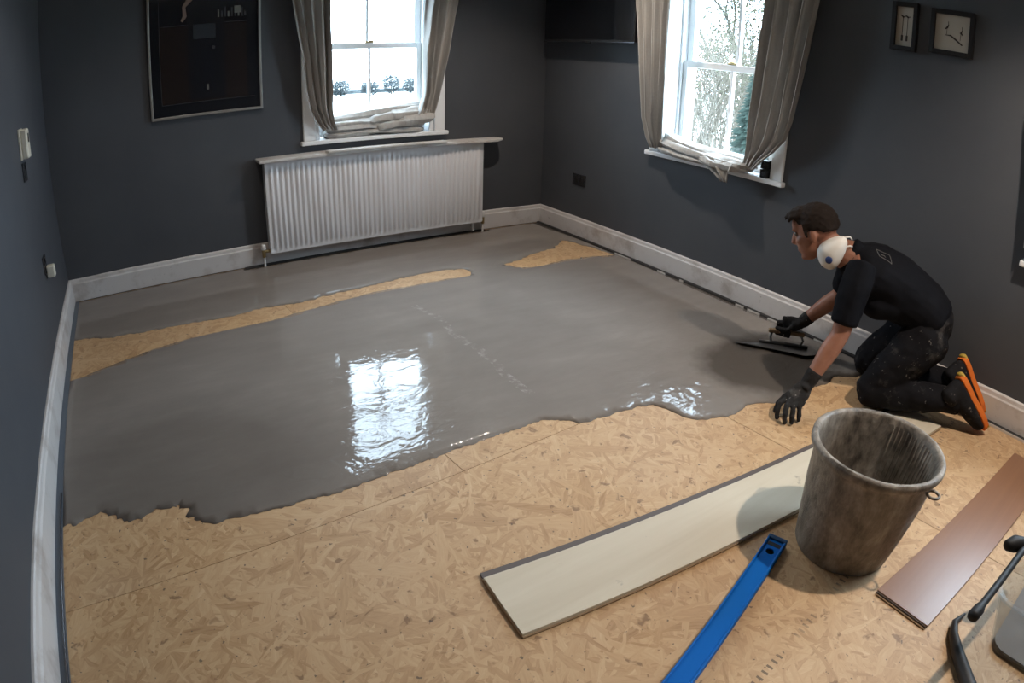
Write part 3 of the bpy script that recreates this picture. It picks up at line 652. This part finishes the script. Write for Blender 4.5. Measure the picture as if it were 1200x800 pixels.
for (x, y), d in zip(VO, dv):
    s_ = min(1, d / .02); z = .0012 + .0048 * (s_ * (2 - s_)) + .0006 * noise.noise((x * 5, y * 5, 0)) * s_
    pd = math.exp(-(((x + 1.17) / .22) ** 2 + ((y + 2.64) / .12) ** 2) * 1.1)
    z += pd * (.020 * min(1, d / .11) * (2 - min(1, d / .11)) * .5 + 0) + pd * s_ * (.001 + .007 * noise.noise((x * 22, y * 30, 4)) + .004 * noise.noise((x * 50, y * 50, 2)))
    vs.append((x, y, max(z, .001)))
used = sorted({i for f in fo for i in f}); ix = {o_: n_ for n_, o_ in enumerate(used)}
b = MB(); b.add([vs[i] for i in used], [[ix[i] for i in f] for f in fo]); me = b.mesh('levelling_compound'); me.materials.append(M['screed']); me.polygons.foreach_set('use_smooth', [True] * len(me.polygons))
o = bpy.data.objects.new('levelling_compound', me); C.objects.link(o)
md = o.modifiers.new('solid', 'SOLIDIFY'); md.thickness = .0009; md.offset = -1
tag(o, 'wet glossy grey levelling compound spread over the OSB floor', 'screed')

# ------------------------------------------------------------------ boards lying on the floor
def board(name, A, dirv, L, Wd, th, parts, label, cat):
    d = Vector((*dirv, 0)).normalized(); n_ = Vector((d.y, -d.x, 0))      # n_ points to the near side
    Mx = Matrix(((d.x, n_.x, 0, A[0]), (d.y, n_.y, 0, A[1]), (0, 0, 1, 0), (0, 0, 0, 1)))
    rt = empty(name, Vector((A[0], A[1], 0)) + d * L / 2 + n_ * Wd / 2, label=label, cat=cat)
    for nm, m, x0, x1, y0, y1, z0, z1, bv in parts: MB().box(x0, x1, y0, y1, z0, z1, Mx).build(nm, m, rt, bevel=bv)
    return rt
board('floor_plank', (-2.372, -3.078), (1, -.097), 2.075, .242, .016,
      [('underside', 'plank', 0, 2.075, .020, .242, .001, .016, .001), ('tongue', 'tongue', .0, 2.07, -.004, .020, .004, .011, 0), ('core_edge', 'mdf', -.003, 0, .020, .242, .001, .012, 0), ('groove_lip', 'mdf', 0, 2.07, .242, .247, .001, .006, 0)],
      'long cream flooring plank lying face down in front of the compound', 'plank')
board('laminate_plank', (-1.490, -3.812), (1, -.048), 1.27, .193, .013,
      [('face', 'lam', .0, 1.27, .0, .193, .0105, .014, .001), ('core', 'mdf', .004, 1.266, .003, .190, .001, .0105, 0), ('groove_lip', 'mdf', -.010, .004, .004, .189, .001, .005, 0), ('end_lip', 'tongue', -.004, .004, .002, .191, .0055, .0103, 0)],
      'brown laminate plank lying face up beside the bucket', 'plank')

# blue spirit level lying flat
A, B_ = Vector((-1.565, -3.470, 0)), Vector((-2.60, -3.780, 0)); d = (B_ - A).normalized(); n_ = Vector((-d.y, d.x, 0)); L = 1.2
Mx = Matrix(((d.x, n_.x, 0, A.x), (d.y, n_.y, 0, A.y), (0, 0, 1, .0165), (0, 0, 0, 1))); hw = .031
lv = empty('spirit_level', A + d * L / 2, label='blue aluminium spirit level lying on the bare OSB', cat='spirit level')
b = MB()
for sg in (-1, 1): b.box(.0, L, sg * hw, sg * (hw - .007), .0, .028, Mx)
b.build('flange', 'blue', lv, bevel=.003)
# web with the hanging hole
ring = [(.070 + .0135 * math.cos(2 * PI * k / 24), .0135 * math.sin(2 * PI * k / 24)) for k in range(24)]
pts = [Vector(p) for p in ring] + [Vector(p) for p in ((.012, -.026), (.15, -.026), (.15, .026), (.012, .026))]
vo, eo, fo, *_ = delaunay_2d_cdt(pts, [(k, (k + 1) % 24) for k in range(24)] + [(24, 25), (25, 26), (26, 27), (27, 24)], [], 0, 1e-6)
b = MB(); fo = [f for f in fo if (sum((vo[i] for i in f), Vector((0, 0))) / len(f) - Vector((.070, 0))).length > .0132]
b.add([Mx @ Vector((p.x, p.y, .021)) for p in vo], fo); b.build('web_end', 'blue', lv, solid=.004)
MB().box(.15, L, -.026, .026, .017, .023, Mx).build('web', 'blue', lv)
MB().box(-.004, .014, -hw - .001, hw + .001, -.001, .029, Mx).build('end_cap', 'bluecap', lv, bevel=.003)
b = MB(); b.box(.026, .044, -.024, .024, .0205, .0235, Mx); b.build('grip_slot', 'black', lv)
b = MB(); b.box(.92, 1.0, -.02, .02, .0235, .026, Mx); b.build('vial', 'glass', lv)
for sg in (-1, 1): MB().box(0, L, sg * .024 - .002, sg * .024 + .002, .023, .0245, Mx).build('ridge', 'blue', lv, bevel=.001)
for ch in lv.children:                                  # it lies on the boards
    for v in ch.data.vertices: v.co.z -= .0155

# ------------------------------------------------------------------ builder's bucket
bc = (-1.352, -3.606, 0)
bk = empty('bucket', bc, label="tall cement-smeared builder's bucket standing on the OSB", cat='bucket')
prof = [(.001, .003), (.148, .003), (.155, .0), (.158, .006), (.172, .10), (.188, .22), (.196, .31), (.199, .325), (.209, .333), (.215, .343), (.215, .354), (.209, .361), (.200, .361), (.194, .354), (.190, .335), (.184, .26), (.172, .14), (.156, .016), (.001, .014)]
MB().lathe(prof, bc, 72, .0028).build('shell', 'bucket', bk, smooth=True)
b = MB()
for k in range(15):
    a = math.radians(-62 + k * 5.2); c0 = Vector((math.cos(a), math.sin(a), 0)); b.loft([Vector(bc) + c0 * (.1695) + Vector((0, 0, .12)), Vector(bc) + c0 * .1905 + Vector((0, 0, .335))], [.002, .0028], (0, 0, 1), 6, .3)
b.build('inner_rib', 'bucket', bk, smooth=True)
b = MB(); b.ell((bc[0], bc[1], .02), (.150, .150, .012)); b.build('residue', 'bagg', bk, smooth=True)
for sa_ in (-1.70, -1.70 + PI):
    c0 = Vector((math.cos(sa_), math.sin(sa_), 0)); tn = Vector((-c0.y, c0.x, 0)); ce = Vector(bc) + c0 * .212 + Vector((0, 0, .317))
    b = MB(); n_ = 12
    b.rings([[ce + c0 * (.020 * math.cos(2 * PI * k / n_) + .006 + .0045 * math.cos(2 * PI * j / 8) * math.cos(2 * PI * k / n_)) + tn * (.020 + .0045 * math.cos(2 * PI * j / 8)) * math.sin(2 * PI * k / n_) + Vector((0, 0, .0045 * math.sin(2 * PI * j / 8))) for j in range(8)] for k in range(n_)], closed=True)
    b.build('handle_ear', 'bucket', bk, smooth=True)

for ch in bk.children:                                  # the soft bucket leans a little
    for v in ch.data.vertices: v.co.x -= .030 * (1 - v.co.z / .36)
# ------------------------------------------------------------------ clear tub and hose at the edge
tb = empty('clear_tub', (-1.24, -4.42, 0), label='clear plastic tub with a black carry handle past the brown laminate plank', cat='tub')
def rr(cx, cy, hx, hy, r_, z, n_=6):
    out = []
    for sx, sy, a0 in ((1, 1, 0), (-1, 1, PI / 2), (-1, -1, PI), (1, -1, 1.5 * PI)):
        for k in range(n_): a = a0 + PI / 2 * k / (n_ - 1); out.append(Vector((cx + sx * (hx - r_) + r_ * math.cos(a), cy + sy * (hy - r_) + r_ * math.sin(a), z)))
    return out
cx, cy = -1.22, -4.42
MB().rings([rr(cx, cy, .20, .225, .05, .001), rr(cx, cy, .21, .235, .05, .02), rr(cx, cy, .30, .29, .06, .235), rr(cx, cy, .312, .30, .06, .238), rr(cx, cy, .308, .297, .06, .243), rr(cx, cy, .296, .288, .06, .241), rr(cx, cy, .206, .231, .05, .023), rr(cx, cy, .195, .22, .05, .006)]).build('tub_wall', 'clear', tb, smooth=True)
MB().rings([rr(cx, cy, .19, .215, .05, .008), rr(cx, cy, .20, .225, .05, .022), rr(cx, cy, .10, .12, .05, .030)]).build('residue', 'bagg', tb, smooth=True)
b = MB(); b.loft([(-1.655, -4.112, .25), (-1.62, -4.1145, .25), (-1.60, -4.115, .25), (-1.32, -4.13, .25), (-1.10, -4.14, .25)], [.017, .016, .011, .011, .011], (0, 0, 1), 12, .8); b.build('handle', 'black', tb, smooth=True)
b = MB(); b.loft([(-1.30, -4.085, .25), (-1.28, -4.10, .252), (-1.25, -4.125, .25)], [.018, .026, .02], (0, 0, 1), 12, .8); b.build('handle_mount', 'black', tb, smooth=True)
b = MB(); hp = [(-1.36, -4.075, .012), (-1.42, -4.065, .016), (-1.475, -4.085, .02), (-1.53, -4.125, .022), (-1.60, -4.195, .022), (-1.68, -4.29, .022)]
b.loft(hp, [(.004, .004), (.010, .010), (.016, .014), (.021, .018), (.022, .022), (.022, .022)], (0, 0, 1), 16, .8)
o = b.build('hose', 'rubber', None, smooth=True, origin=(-1.5, -4.13, 0)); tag(o, 'black rubber hose end curving on the OSB beside the clear tub', 'hose')

# ------------------------------------------------------------------ finishing trowel
tr = empty('trowel', (-.31, -2.60, .006), label='steel finishing trowel pressed on the wet compound', cat='trowel')
def tw(p): return Vector(p)
top = [(-.512, -2.425, .013), (-.49, -2.42, .012), (-.20, -2.60, .010), (-.155, -2.66, .010), (-.185, -2.73, .014), (-.24, -2.765, .020), (-.33, -2.735, .026), (-.49, -2.47, .022)]
b = MB(); n_ = len(top); b.add([Vector(p) for p in top] + [Vector(p) - Vector((0, 0, .0025)) for p in top], [list(range(n_))[::-1], list(range(n_, 2 * n_))] + [[i, (i + 1) % n_, n_ + (i + 1) % n_, n_ + i] for i in range(n_)]); b.build('blade', 'tsteel', tr)
b = MB(); b.loft([(-.385, -2.485, .018), (-.31, -2.58, .024), (-.22, -2.68, .020)], [(.010, .005)] * 3, (0, 0, 1), 10, .5); b.build('spine', 'tsteel', tr, smooth=True)
b = MB(); b.loft([(-.345, -2.53, .020), (-.348, -2.522, .05), (-.335, -2.52, .078)], [.006, .006, .007], (1, 0, 0), 10, .6); b.build('handle_post', 'tsteel', tr, smooth=True); b = MB(); b.loft([(-.25, -2.65, .022), (-.235, -2.655, .05), (-.245, -2.64, .08)], [.006, .006, .007], (1, 0, 0), 10, .6); b.build('handle_post', 'tsteel', tr, smooth=True)
b = MB(); b.loft([(-.345, -2.508, .078), (-.30, -2.56, .083), (-.235, -2.65, .082)], [.012, .0145, .012], (0, 0, 1), 12, .6); b.build('handle', 'mdf', tr, smooth=True)

# ------------------------------------------------------------------ kneeling person (local axes: x forward, y to the person's left, z up)
pe = empty('person', (-.33, -3.1, 0), math.radians(120), label='kneeling person in black t-shirt, gloves and dirty trousers leaning on one hand', cat='person')
SL, EL, WL = (.175, .185, .565), (.205, .255, .335), (.300, .345, .118)
SR, ER, WR = (.175, -.185, .555), (.205, -.265, .345), (.375, -.285, .145)
HC = Vector((.388, -.002, .682)); HR = Matrix.Rotation(math.radians(-14), 3, 'Z') @ Matrix.Rotation(math.radians(25), 3, 'Y')
hd = lambda x, y, z: HC + HR @ Vector((x, y, z))
FL = [  # left fingers: knuckle, middle joint, tip joint, tip
    [(.374, .418, .068), (.392, .452, .064), (.396, .478, .040), (.392, .488, .015)],
    [(.352, .430, .072), (.364, .474, .067), (.362, .505, .043), (.357, .517, .015)],
    [(.329, .428, .068), (.335, .466, .063), (.332, .492, .040), (.328, .500, .014)],
    [(.308, .412, .058), (.307, .440, .052), (.304, .458, .034), (.301, .464, .013)]]
TL = [(.348, .370, .085), (.382, .390, .064), (.402, .418, .040), (.407, .440, .017)]
HX = lambda s, a, r: Vector((.420 + s, -.300 - .25 * s, .0815)) + Vector((0, math.cos(a) * r, math.sin(a) * r))   # around the trowel handle
FRr = [[HX(s, math.radians(a), r) for a, r in ((95, .036), (185, .030), (255, .026), (330, .024), (385, .024))] for s in (.062, .041, .020, -.001)]
TR = [(.405, -.268, .125), (.430, -.262, .108), (.462, -.272, .100), (.486, -.286, .098)]
def hand(b, wr, knk, fingers, thumb, k, palmside):
    kn = [Vector(f[0]) for f in fingers]; mid = sum(kn, Vector()) / 4; wr = Vector(wr)
    b.loft([wr, wr.lerp(mid, .45), wr.lerp(mid, .98)], [(.029 * k, .022 * k), (.040 * k, .019 * k), (.043 * k, .015 * k)], kn[0] - kn[3], 14, .7)
    for f, r in zip(fingers, (.0112, .0116, .0112, .0100)): b.loft([wr.lerp(Vector(f[0]), .7)] + f, [r * k] * 2 + [r * k * .95] * (len(f) - 2) + [r * k * .82], (0, 0, 1), 10, 1)
    b.loft([wr.lerp(Vector(thumb[0]), .5)] + thumb, [.014 * k, .0135 * k, .0115 * k, .0105 * k, .009 * k], (0, 0, 1), 10, 1)
b = MB()
# head, face, neck
b.ell(hd(-.012, 0, .028), (.098, .076, .090), HR, 20, 14); b.ell(hd(.030, 0, -.030), (.066, .062, .080), HR, 18, 12)
b.ell(hd(.045, 0, -.085), (.042, .040, .034), HR); b.ell(hd(.062, 0, .045), (.034, .058, .042), HR)
b.loft([hd(.086, 0, .022), hd(.104, 0, -.008), hd(.114, 0, -.026), hd(.098, 0, -.034)], [(.009, .009), (.011, .011), (.015, .012), (.014, .008)], (0, 1, 0), 10, .8)
b.ell(hd(.088, 0, -.058), (.012, .024, .006), HR); b.ell(hd(.086, 0, -.069), (.012, .021, .006), HR); b.ell(hd(.086, 0, .030), (.012, .050, .010), HR); b.ell(hd(.074, 0, -.098), (.018, .022, .016), HR)
for sg in (-1, 1):
    b.ell(hd(-.010, sg * .078, -.012), (.018, .008, .031), HR @ Matrix.Rotation(sg * .25, 3, 'Z')); b.ell(hd(.060, sg * .045, -.022), (.024, .018, .020), HR)
b.loft([hd(-.030, 0, -.045), (.285, 0, .618), (.205, 0, .605)], [(.058, .062), (.060, .064), (.080, .07)], (0, 1, 0), 16, .6)
# trunk and limbs under the clothes
b.loft([(-.20, .01, .395), (-.11, 0, .46), (.0, 0, .52), (.10, 0, .555), (.18, 0, .585)], [(.145, .105), (.135, .09), (.145, .095), (.16, .10), (.13, .08)], (0, 1, 0), 20, .6)
for S_, E_, W_ in ((SL, EL, WL), (SR, ER, WR)):
    S_, E_, W_ = Vector(S_), Vector(E_), Vector(W_)
    b.loft([S_, S_.lerp(E_, .45), E_, E_.lerp(W_, .3), E_.lerp(W_, .7), W_], [.056, .050, .041, (.041, .044), .034, (.029, .024)], (0, 1, 0), 14, .8)
for sg, kn_, an in ((1, (.0, .16, .085), (-.37, .165, .135)), (-1, (.0, -.165, .085), (-.385, .02, .15))):
    b.loft([(-.18, sg * .085 + .01, .37), (-.09, kn_[1] * .8, .22), kn_], [.085, .075, .058], (0, 1, 0), 14, .8); b.loft([kn_, (-.15, kn_[1], .085), an], [.05, .05, .036], (0, 1, 0), 14, .8)
hand(b, WL, None, FL, TL, .86, 1); hand(b, WR, None, FRr, TR, .86, 1)
b.fused('body', 'skin', pe, .0055, 4)
for sg in (-1, 1): MB().ell(hd(.078, sg * .031, .010), (.011, .013, .010), HR).build('eye', 'eye', pe, smooth=True, local=True)
# hair: cap over the skull with a tuft over the brow
b = MB(); cap = []
for i in range(1, 15):
    ph = PI * i / 15 * .66; rg = []
    for k in range(28):
        th_ = 2 * PI * k / 28; lim = 1.0 if math.cos(th_) < .25 else .86 - .10 * math.cos(th_); p_ = min(ph, PI * .66 * lim * (.80 if math.cos(th_) > .3 else 1))
        if abs(math.sin(th_)) > .8 and math.cos(th_) > -.25: p_ = min(p_, PI * .545)
        rg.append(hd(-.014 + .106 * math.sin(p_) * math.cos(th_), .083 * math.sin(p_) * math.sin(th_), .026 + .101 * math.cos(p_)))
    cap.append(rg)
b.rings([[hd(-.014, 0, .127)] * 28] + cap + [[hd(-.014, 0, .03) + (p - hd(-.014, 0, .03)) * .86 for p in cap[-1]]])
for y, z, L_ in ((-.02, .093, .030), (.0, .098, .036), (.018, .094, .040), (.034, .088, .034), (.048, .075, .02)):
    b.loft([hd(.035, y, z + .012), hd(.075, y * 1.05, z + .010), hd(.075 + L_, y * 1.1, z - .004)], [.017, .014, .006], (0, 1, 0), 8, .7)
b.loft([hd(.020, .076, .045), hd(.022, .078, .015), hd(.018, .078, -.012)], [(.012, .006), (.010, .005), (.006, .004)], (1, 0, 0), 8, .7)
b.fused('hair', 'hair', pe, .006, 2, .004, 60)
# t-shirt
b = MB()
b.loft([(-.225, .01, .415), (-.165, .005, .455), (-.09, 0, .485), (.0, 0, .525), (.09, 0, .553), (.16, 0, .580), (.205, 0, .605)], [(.160, .112), (.165, .122), (.168, .135), (.178, .142), (.190, .138), (.165, .112), (.085, .08)], (0, 1, 0), 24, .35)
b.loft([(-.02, .06, .46), (.06, .06, .455), (.13, .05, .47)], [(.11, .075), (.12, .078), (.10, .07)], (0, 1, 0), 18, .8)
for S_, E_ in ((SL, EL), (SR, ER)):
    S_, E_ = Vector(S_), Vector(E_); b.loft([S_.lerp(E_, -.22) + Vector((0, -.02 * math.copysign(1, S_.y), 0)), S_.lerp(E_, .1), S_.lerp(E_, .45), S_.lerp(E_, .80)], [(.062, .062), (.068, .072), (.066, .070), (.062, .068)], (1, 0, 0), 16, .15)
b.loft([(.165, 0, .60), (.225, 0, .628)], [(.085, .075), (.066, .07)], (0, 1, 0), 16, .1)
shirt = b.fused('t_shirt', 'shirt', pe, .007, 3, .006, 11)
lg = [(.112, .062, .672), (.052, .075, .655), (.045, .108, .622), (.098, .098, .640)]
b = MB()
from mathutils.bvhtree import BVHTree
bv = BVHTree.FromPolygons([v.co for v in shirt.data.vertices], [p.vertices for p in shirt.data.polygons])
def on_shirt(p):
    h = bv.find_nearest(Vector(p)); return h[0] + h[1] * .0012
corners = [on_shirt(p) for p in lg]
for i in range(4):
    a, c_ = corners[i], corners[(i + 1) % 4]; P_ = [on_shirt(a.lerp(c_, t / 6)) for t in range(7)]; b.loft(P_, [.0011] * 7, (0, 0, 1), 6, .5)
mid = sum(corners, Vector()) / 4; b.loft([on_shirt(mid + Vector((.012, 0, .002))), on_shirt(mid), on_shirt(mid + Vector((-.006, .01, 0)))], [.0012] * 3, (0, 0, 1), 6, .5)
b.build('back_logo', 'silver', shirt, local=True)
# trousers
b = MB()
b.loft([(-.225, .01, .355), (-.215, .01, .40), (-.17, .005, .445), (-.13, .0, .465)], [(.150, .098), (.163, .112), (.158, .112), (.150, .100)], (0, 1, 0), 22, .7)
for kn_, hp_, an in (((.0, .165, .088), (-.20, .095, .345), (-.40, .17, .125)), ((.005, -.165, .088), (-.19, -.075, .345), (-.40, .015, .14))):
    kv, hv, av = Vector(kn_), Vector(hp_), Vector(an)
    b.loft([hv, hv.lerp(kv, .35), hv.lerp(kv, .7), kv], [(.108, .118), (.102, .108), (.088, .092), (.074, .074)], (0, 1, 0), 18, .9)
    b.loft([kv + Vector((.012, 0, -.004)), kv.lerp(av, .25) + Vector((0, 0, -.002)), kv.lerp(av, .6), av], [(.080, .078), (.078, .074), (.070, .068), (.058, .058)], (0, 1, 0), 18, .6)
b.fused('trousers', 'trs', pe, .008, 3, .008, 13)
# gloves with short cuffs
for wr, el, fg, tm, nm in ((WL, EL, FL, TL, 1), (WR, ER, FRr, TR, -1)):
    b = MB(); hand(b, wr, None, fg, tm, 1.08, nm); w_, e_ = Vector(wr), Vector(el); b.loft([w_.lerp(e_, .26), w_.lerp(e_, .12), w_, w_.lerp(Vector(fg[1][0]), .3)], [(.037, .036), (.035, .033), (.034, .028), (.036, .024)], (0, 1, 0), 16, .15)
    b.fused('glove', 'glove', pe, .0042, 2, .0025, 45)
# shoes on their toes, soles turned back
for yc, hx, hz in ((.17, -.395, .235), (.015, -.425, .262)):
    he, to = Vector((hx, yc, hz)), Vector((hx - .150 - (.03 if yc > .1 else .015), yc, .045)); ax = (to - he).normalized(); up = Vector((-ax.z, 0, ax.x)); up = up if up.x > 0 else -up   # up points to the shin
    b = MB(); b.loft([he + up * .045 + ax * .01, he.lerp(to, .30) + up * .045, he.lerp(to, .65) + up * .036, he.lerp(to, .95) + up * .026], [(.036, .045), (.039, .048), (.045, .036), (.040, .022)], (0, 1, 0), 16, .7)
    b.loft([he + up * .05 + ax * .03, he + up * .105 + ax * .03 + Vector((0, 0, .0))], [(.038, .045), (.044, .046)], (0, 1, 0), 14, .5)
    tw_ = Matrix.Rotation(math.radians(-32), 4, ax); pv = he.lerp(to, .5) + up * .02
    b.v = [pv + tw_ @ (p - pv) for p in b.v]
    sh_ = b.fused('shoe', 'shoe', pe, .007, 3, .002, 30)
    b = MB(); S_ = []
    for t_, hw_ in ((-.06, .020), (.0, .032), (.15, .035), (.4, .033), (.65, .043), (.85, .043), (1.0, .034), (1.08, .018)):
        c_ = he.lerp(to, t_); S_.append([c_ + Vector((0, hw_, 0)) + up * .016, c_ + Vector((0, hw_ * 1.04, 0)) - up * .012, c_ + Vector((0, -hw_ * 1.04, 0)) - up * .012, c_ + Vector((0, -hw_, 0)) + up * .016])
    b.rings(S_); b.v = [pv + tw_ @ (p - pv) for p in b.v]; so = b.build('sole', 'sole', sh_, bevel=.005, local=True)
    for t0, t1, r0, r1 in ((-.07, .10, (.026, .012), (.034, .012)), (.80, 1.04, (.042, .010), (.034, .012))):
        b = MB(); b.loft([he.lerp(to, t0) - up * .006, he.lerp(to, t1) - up * .008], [r0, r1], (0, 1, 0), 12, .6); b.v = [pv + tw_ @ (p - pv) for p in b.v]; b.build('tread', 'sole2', so, smooth=True, local=True)
# dust mask pulled round to the side of the neck
pl0 = [(.366, .626), (.340, .664), (.302, .690), (.268, .704), (.246, .683), (.250, .640), (.262, .592), (.284, .552), (.318, .556), (.345, .572)]
cx_, cz_ = .303, .628; rg = []; pl = [(cx_ + (x - cx_) * 1.17, cz_ + (z - cz_) * 1.12) for x, z in pl0]
for s_, y_ in ((1.0, .074), (1.0, .080), (.88, .100), (.62, .116), (.30, .124), (.02, .126)): rg.append([Vector((cx_ + (x - cx_) * s_, y_ + .10 * max(0, x - .31) * -1 * s_, cz_ + (z - cz_) * s_)) for x, z in pl])
b = MB(); b.rings(rg); mk = b.build('dust_mask', 'mask', pe, smooth=True, local=True, sub=1)
b = MB(); b.loft([(.310, .108, .600), (.310, .126, .600)], [.0165, .0155], (1, 0, 0), 20, .3); b.build('valve', 'valve', mk, smooth=True, local=True)
b = MB(); b.loft([(.262, .085, .700), (.235, .072, .705), (.222, .045, .690)], [(.004, .0015)] * 3, (0, 0, 1), 8, .4); b.loft([(.252, .085, .66), (.228, .075, .668), (.215, .05, .66)], [(.004, .0015)] * 3, (0, 0, 1), 8, .4); b.build('strap', 'mask', mk, smooth=True, local=True)

# ------------------------------------------------------------------ outside
gr = MB().box(-60, 90, .6, 130, -2.6, -2.35).build('ground', 'field'); tag(gr, 'pale winter field beyond the house', 'field', kind='structure')
gr2 = MB().box(.6, 90, -60, .6, -2.6, -2.35).build('ground', 'field'); tag(gr2, 'pale garden beyond the side windows', 'field', kind='structure')
def leaves(b, c, r, n_, sz, hollow=.3, up=0):
    for _ in range(n_):
        while True:
            p = Vector((random.uniform(-1, 1), random.uniform(-1, 1), random.uniform(-1, 1)))
            if hollow < p.length < 1: break
        p = Vector(c) + Vector((p.x * r[0], p.y * r[1], p.z * r[2])); a = Vector((random.gauss(0, 1), random.gauss(0, 1), random.gauss(0, 1) * .6)).normalized(); t_ = a.orthogonal().normalized(); s_ = sz * random.uniform(.6, 1.3)
        b.add([p - a * s_, p + t_ * s_ * .5, p + a * s_, p - t_ * s_ * .5], [(0, 1, 2, 3)])
def limbs(b, p, d, L, r, depth, tips):
    q_ = p + d * L; m_ = p.lerp(q_, .5) + Vector((random.uniform(-1, 1), random.uniform(-1, 1), 0)) * L * .05
    b.loft([p, m_, q_], [r, r * .85, r * .7], (1, 0, 0), 6, 0)
    if depth == 0: tips.append(q_); return
    for _ in range(3 if depth > 1 else 4):
        nd = (d + Vector((random.uniform(-1, 1), random.uniform(-1, 1), random.uniform(-.25, .6))) * .75).normalized(); limbs(b, p.lerp(q_, random.uniform(.55, 1)), nd, L * random.uniform(.6, .8), r * .55, depth - 1, tips)
def tree(name, loc, H, r, label, group, leafmat, n_, sz, trunk='bark', spread=1.0, dep=4):
    rt = empty(name, loc, label=label, cat='tree', group=group); b = MB(); tips = []; limbs(b, Vector(loc), Vector((0, 0, 1)), H * .34, r, dep, tips); b.build('trunk', trunk, rt, smooth=True)
    b = MB()
    for t_ in tips:
        leaves(b, t_, (H * .06 * spread,) * 3, max(1, n_ // len(tips)), sz, .0)
    b.build('foliage', leafmat, rt); return rt
def conifer(loc, H, R, label):
    rt = empty('conifer', loc, label=label, cat='tree'); b = MB(); b.loft([loc, Vector(loc) + Vector((0, 0, H))], [.14, .02], (1, 0, 0), 8, 0); b.build('trunk', 'bark', rt, smooth=True); b = MB()
    for k in range(5200):
        t_ = random.random() ** .7; rr_ = R * (t_) * random.uniform(.35, 1); a = random.uniform(0, 2 * PI); z = H * (1 - t_) + .3
        p = Vector(loc) + Vector((rr_ * math.cos(a), rr_ * math.sin(a), z - rr_ * .3)); d_ = Vector((math.cos(a), math.sin(a), -.35)).normalized(); s_ = .11; w_ = d_.orthogonal().normalized()
        b.add([p - d_ * s_, p + w_ * s_ * .35, p + d_ * s_, p - w_ * s_ * .35], [(0, 1, 2, 3)])
    b.build('foliage', 'conifer', rt); return rt
rt = tree('ash_tree', (13.2, 7.6, -2.35), 9.0, .15, 'tall sparse-leaved tree outside the window beside the television', None, 'leaf', 3000, .06, 'bark', 1.3, 5)
b = MB(); leaves(b, (13.2, 7.4, 2.6), (1.9, 1.9, 3.8), 15000, .055, .0); b.build('foliage', 'leaf', rt)
conifer((7.6, 3.35, -2.35), 4.4, 1.1, 'dark green conifer outside the window beside the television')
conifer((22.0, 12.2, -2.35), 7.5, 2.2, 'distant bluish conifer behind the sparse-leaved tree')
for i, (x, y, h_) in enumerate(((8.6, 5.9, 4.0), (9.3, 5.6, 4.3), (8.2, 5.1, 3.9), (10.6, 7.2, 4.6), (11.2, 6.6, 4.6))):
    rt = empty('birch_sapling', (x, y, -2.35), label='thin pale birch sapling below the window beside the television', cat='tree', group='birch saplings outside'); b = MB(); tips = []
    for k in range(5): limbs(b, Vector((x + random.uniform(-.2, .2), y + random.uniform(-.2, .2), -2.35)), Vector((random.uniform(-.15, .15), random.uniform(-.15, .15), 1)).normalized(), h_ * .5, .035, 3, tips)
    b.build('stem', 'birch', rt, smooth=True); b = MB()
    for t_ in tips: leaves(b, t_, (.28, .28, .28), 5, .04, 0)
    b.build('foliage', 'leaf', rt)
o = MB().box(0, 60, 66, 66.8, -2.35, -1.95).build('field_bank', 'hedge', origin=(30, 66.4, -2.35)); tag(o, 'low dark bank along the far field edge', 'bank')
for i in range(16):
    x = 14 + i * 2.6 + random.uniform(-.2, .2); y = 62 + random.uniform(-1, 1); h_ = random.uniform(1.5, 2.4)
    rt = empty('hedge_shrub', (x, y, -2.35), label='misty hedge shrub along the far edge of the field', cat='shrub', group='hedge shrubs across the field'); b = MB(); b.loft([(x, y, -2.35), (x, y, -2.35 + h_ * .6)], [.08, .04], (1, 0, 0), 6, 0); b.build('stem', 'bark', rt)
    b = MB(); leaves(b, (x, y, -2.35 + h_ * .5), (1.05, .8, h_ * .5), 900, .13, .0); b.build('foliage', 'hedge', rt)
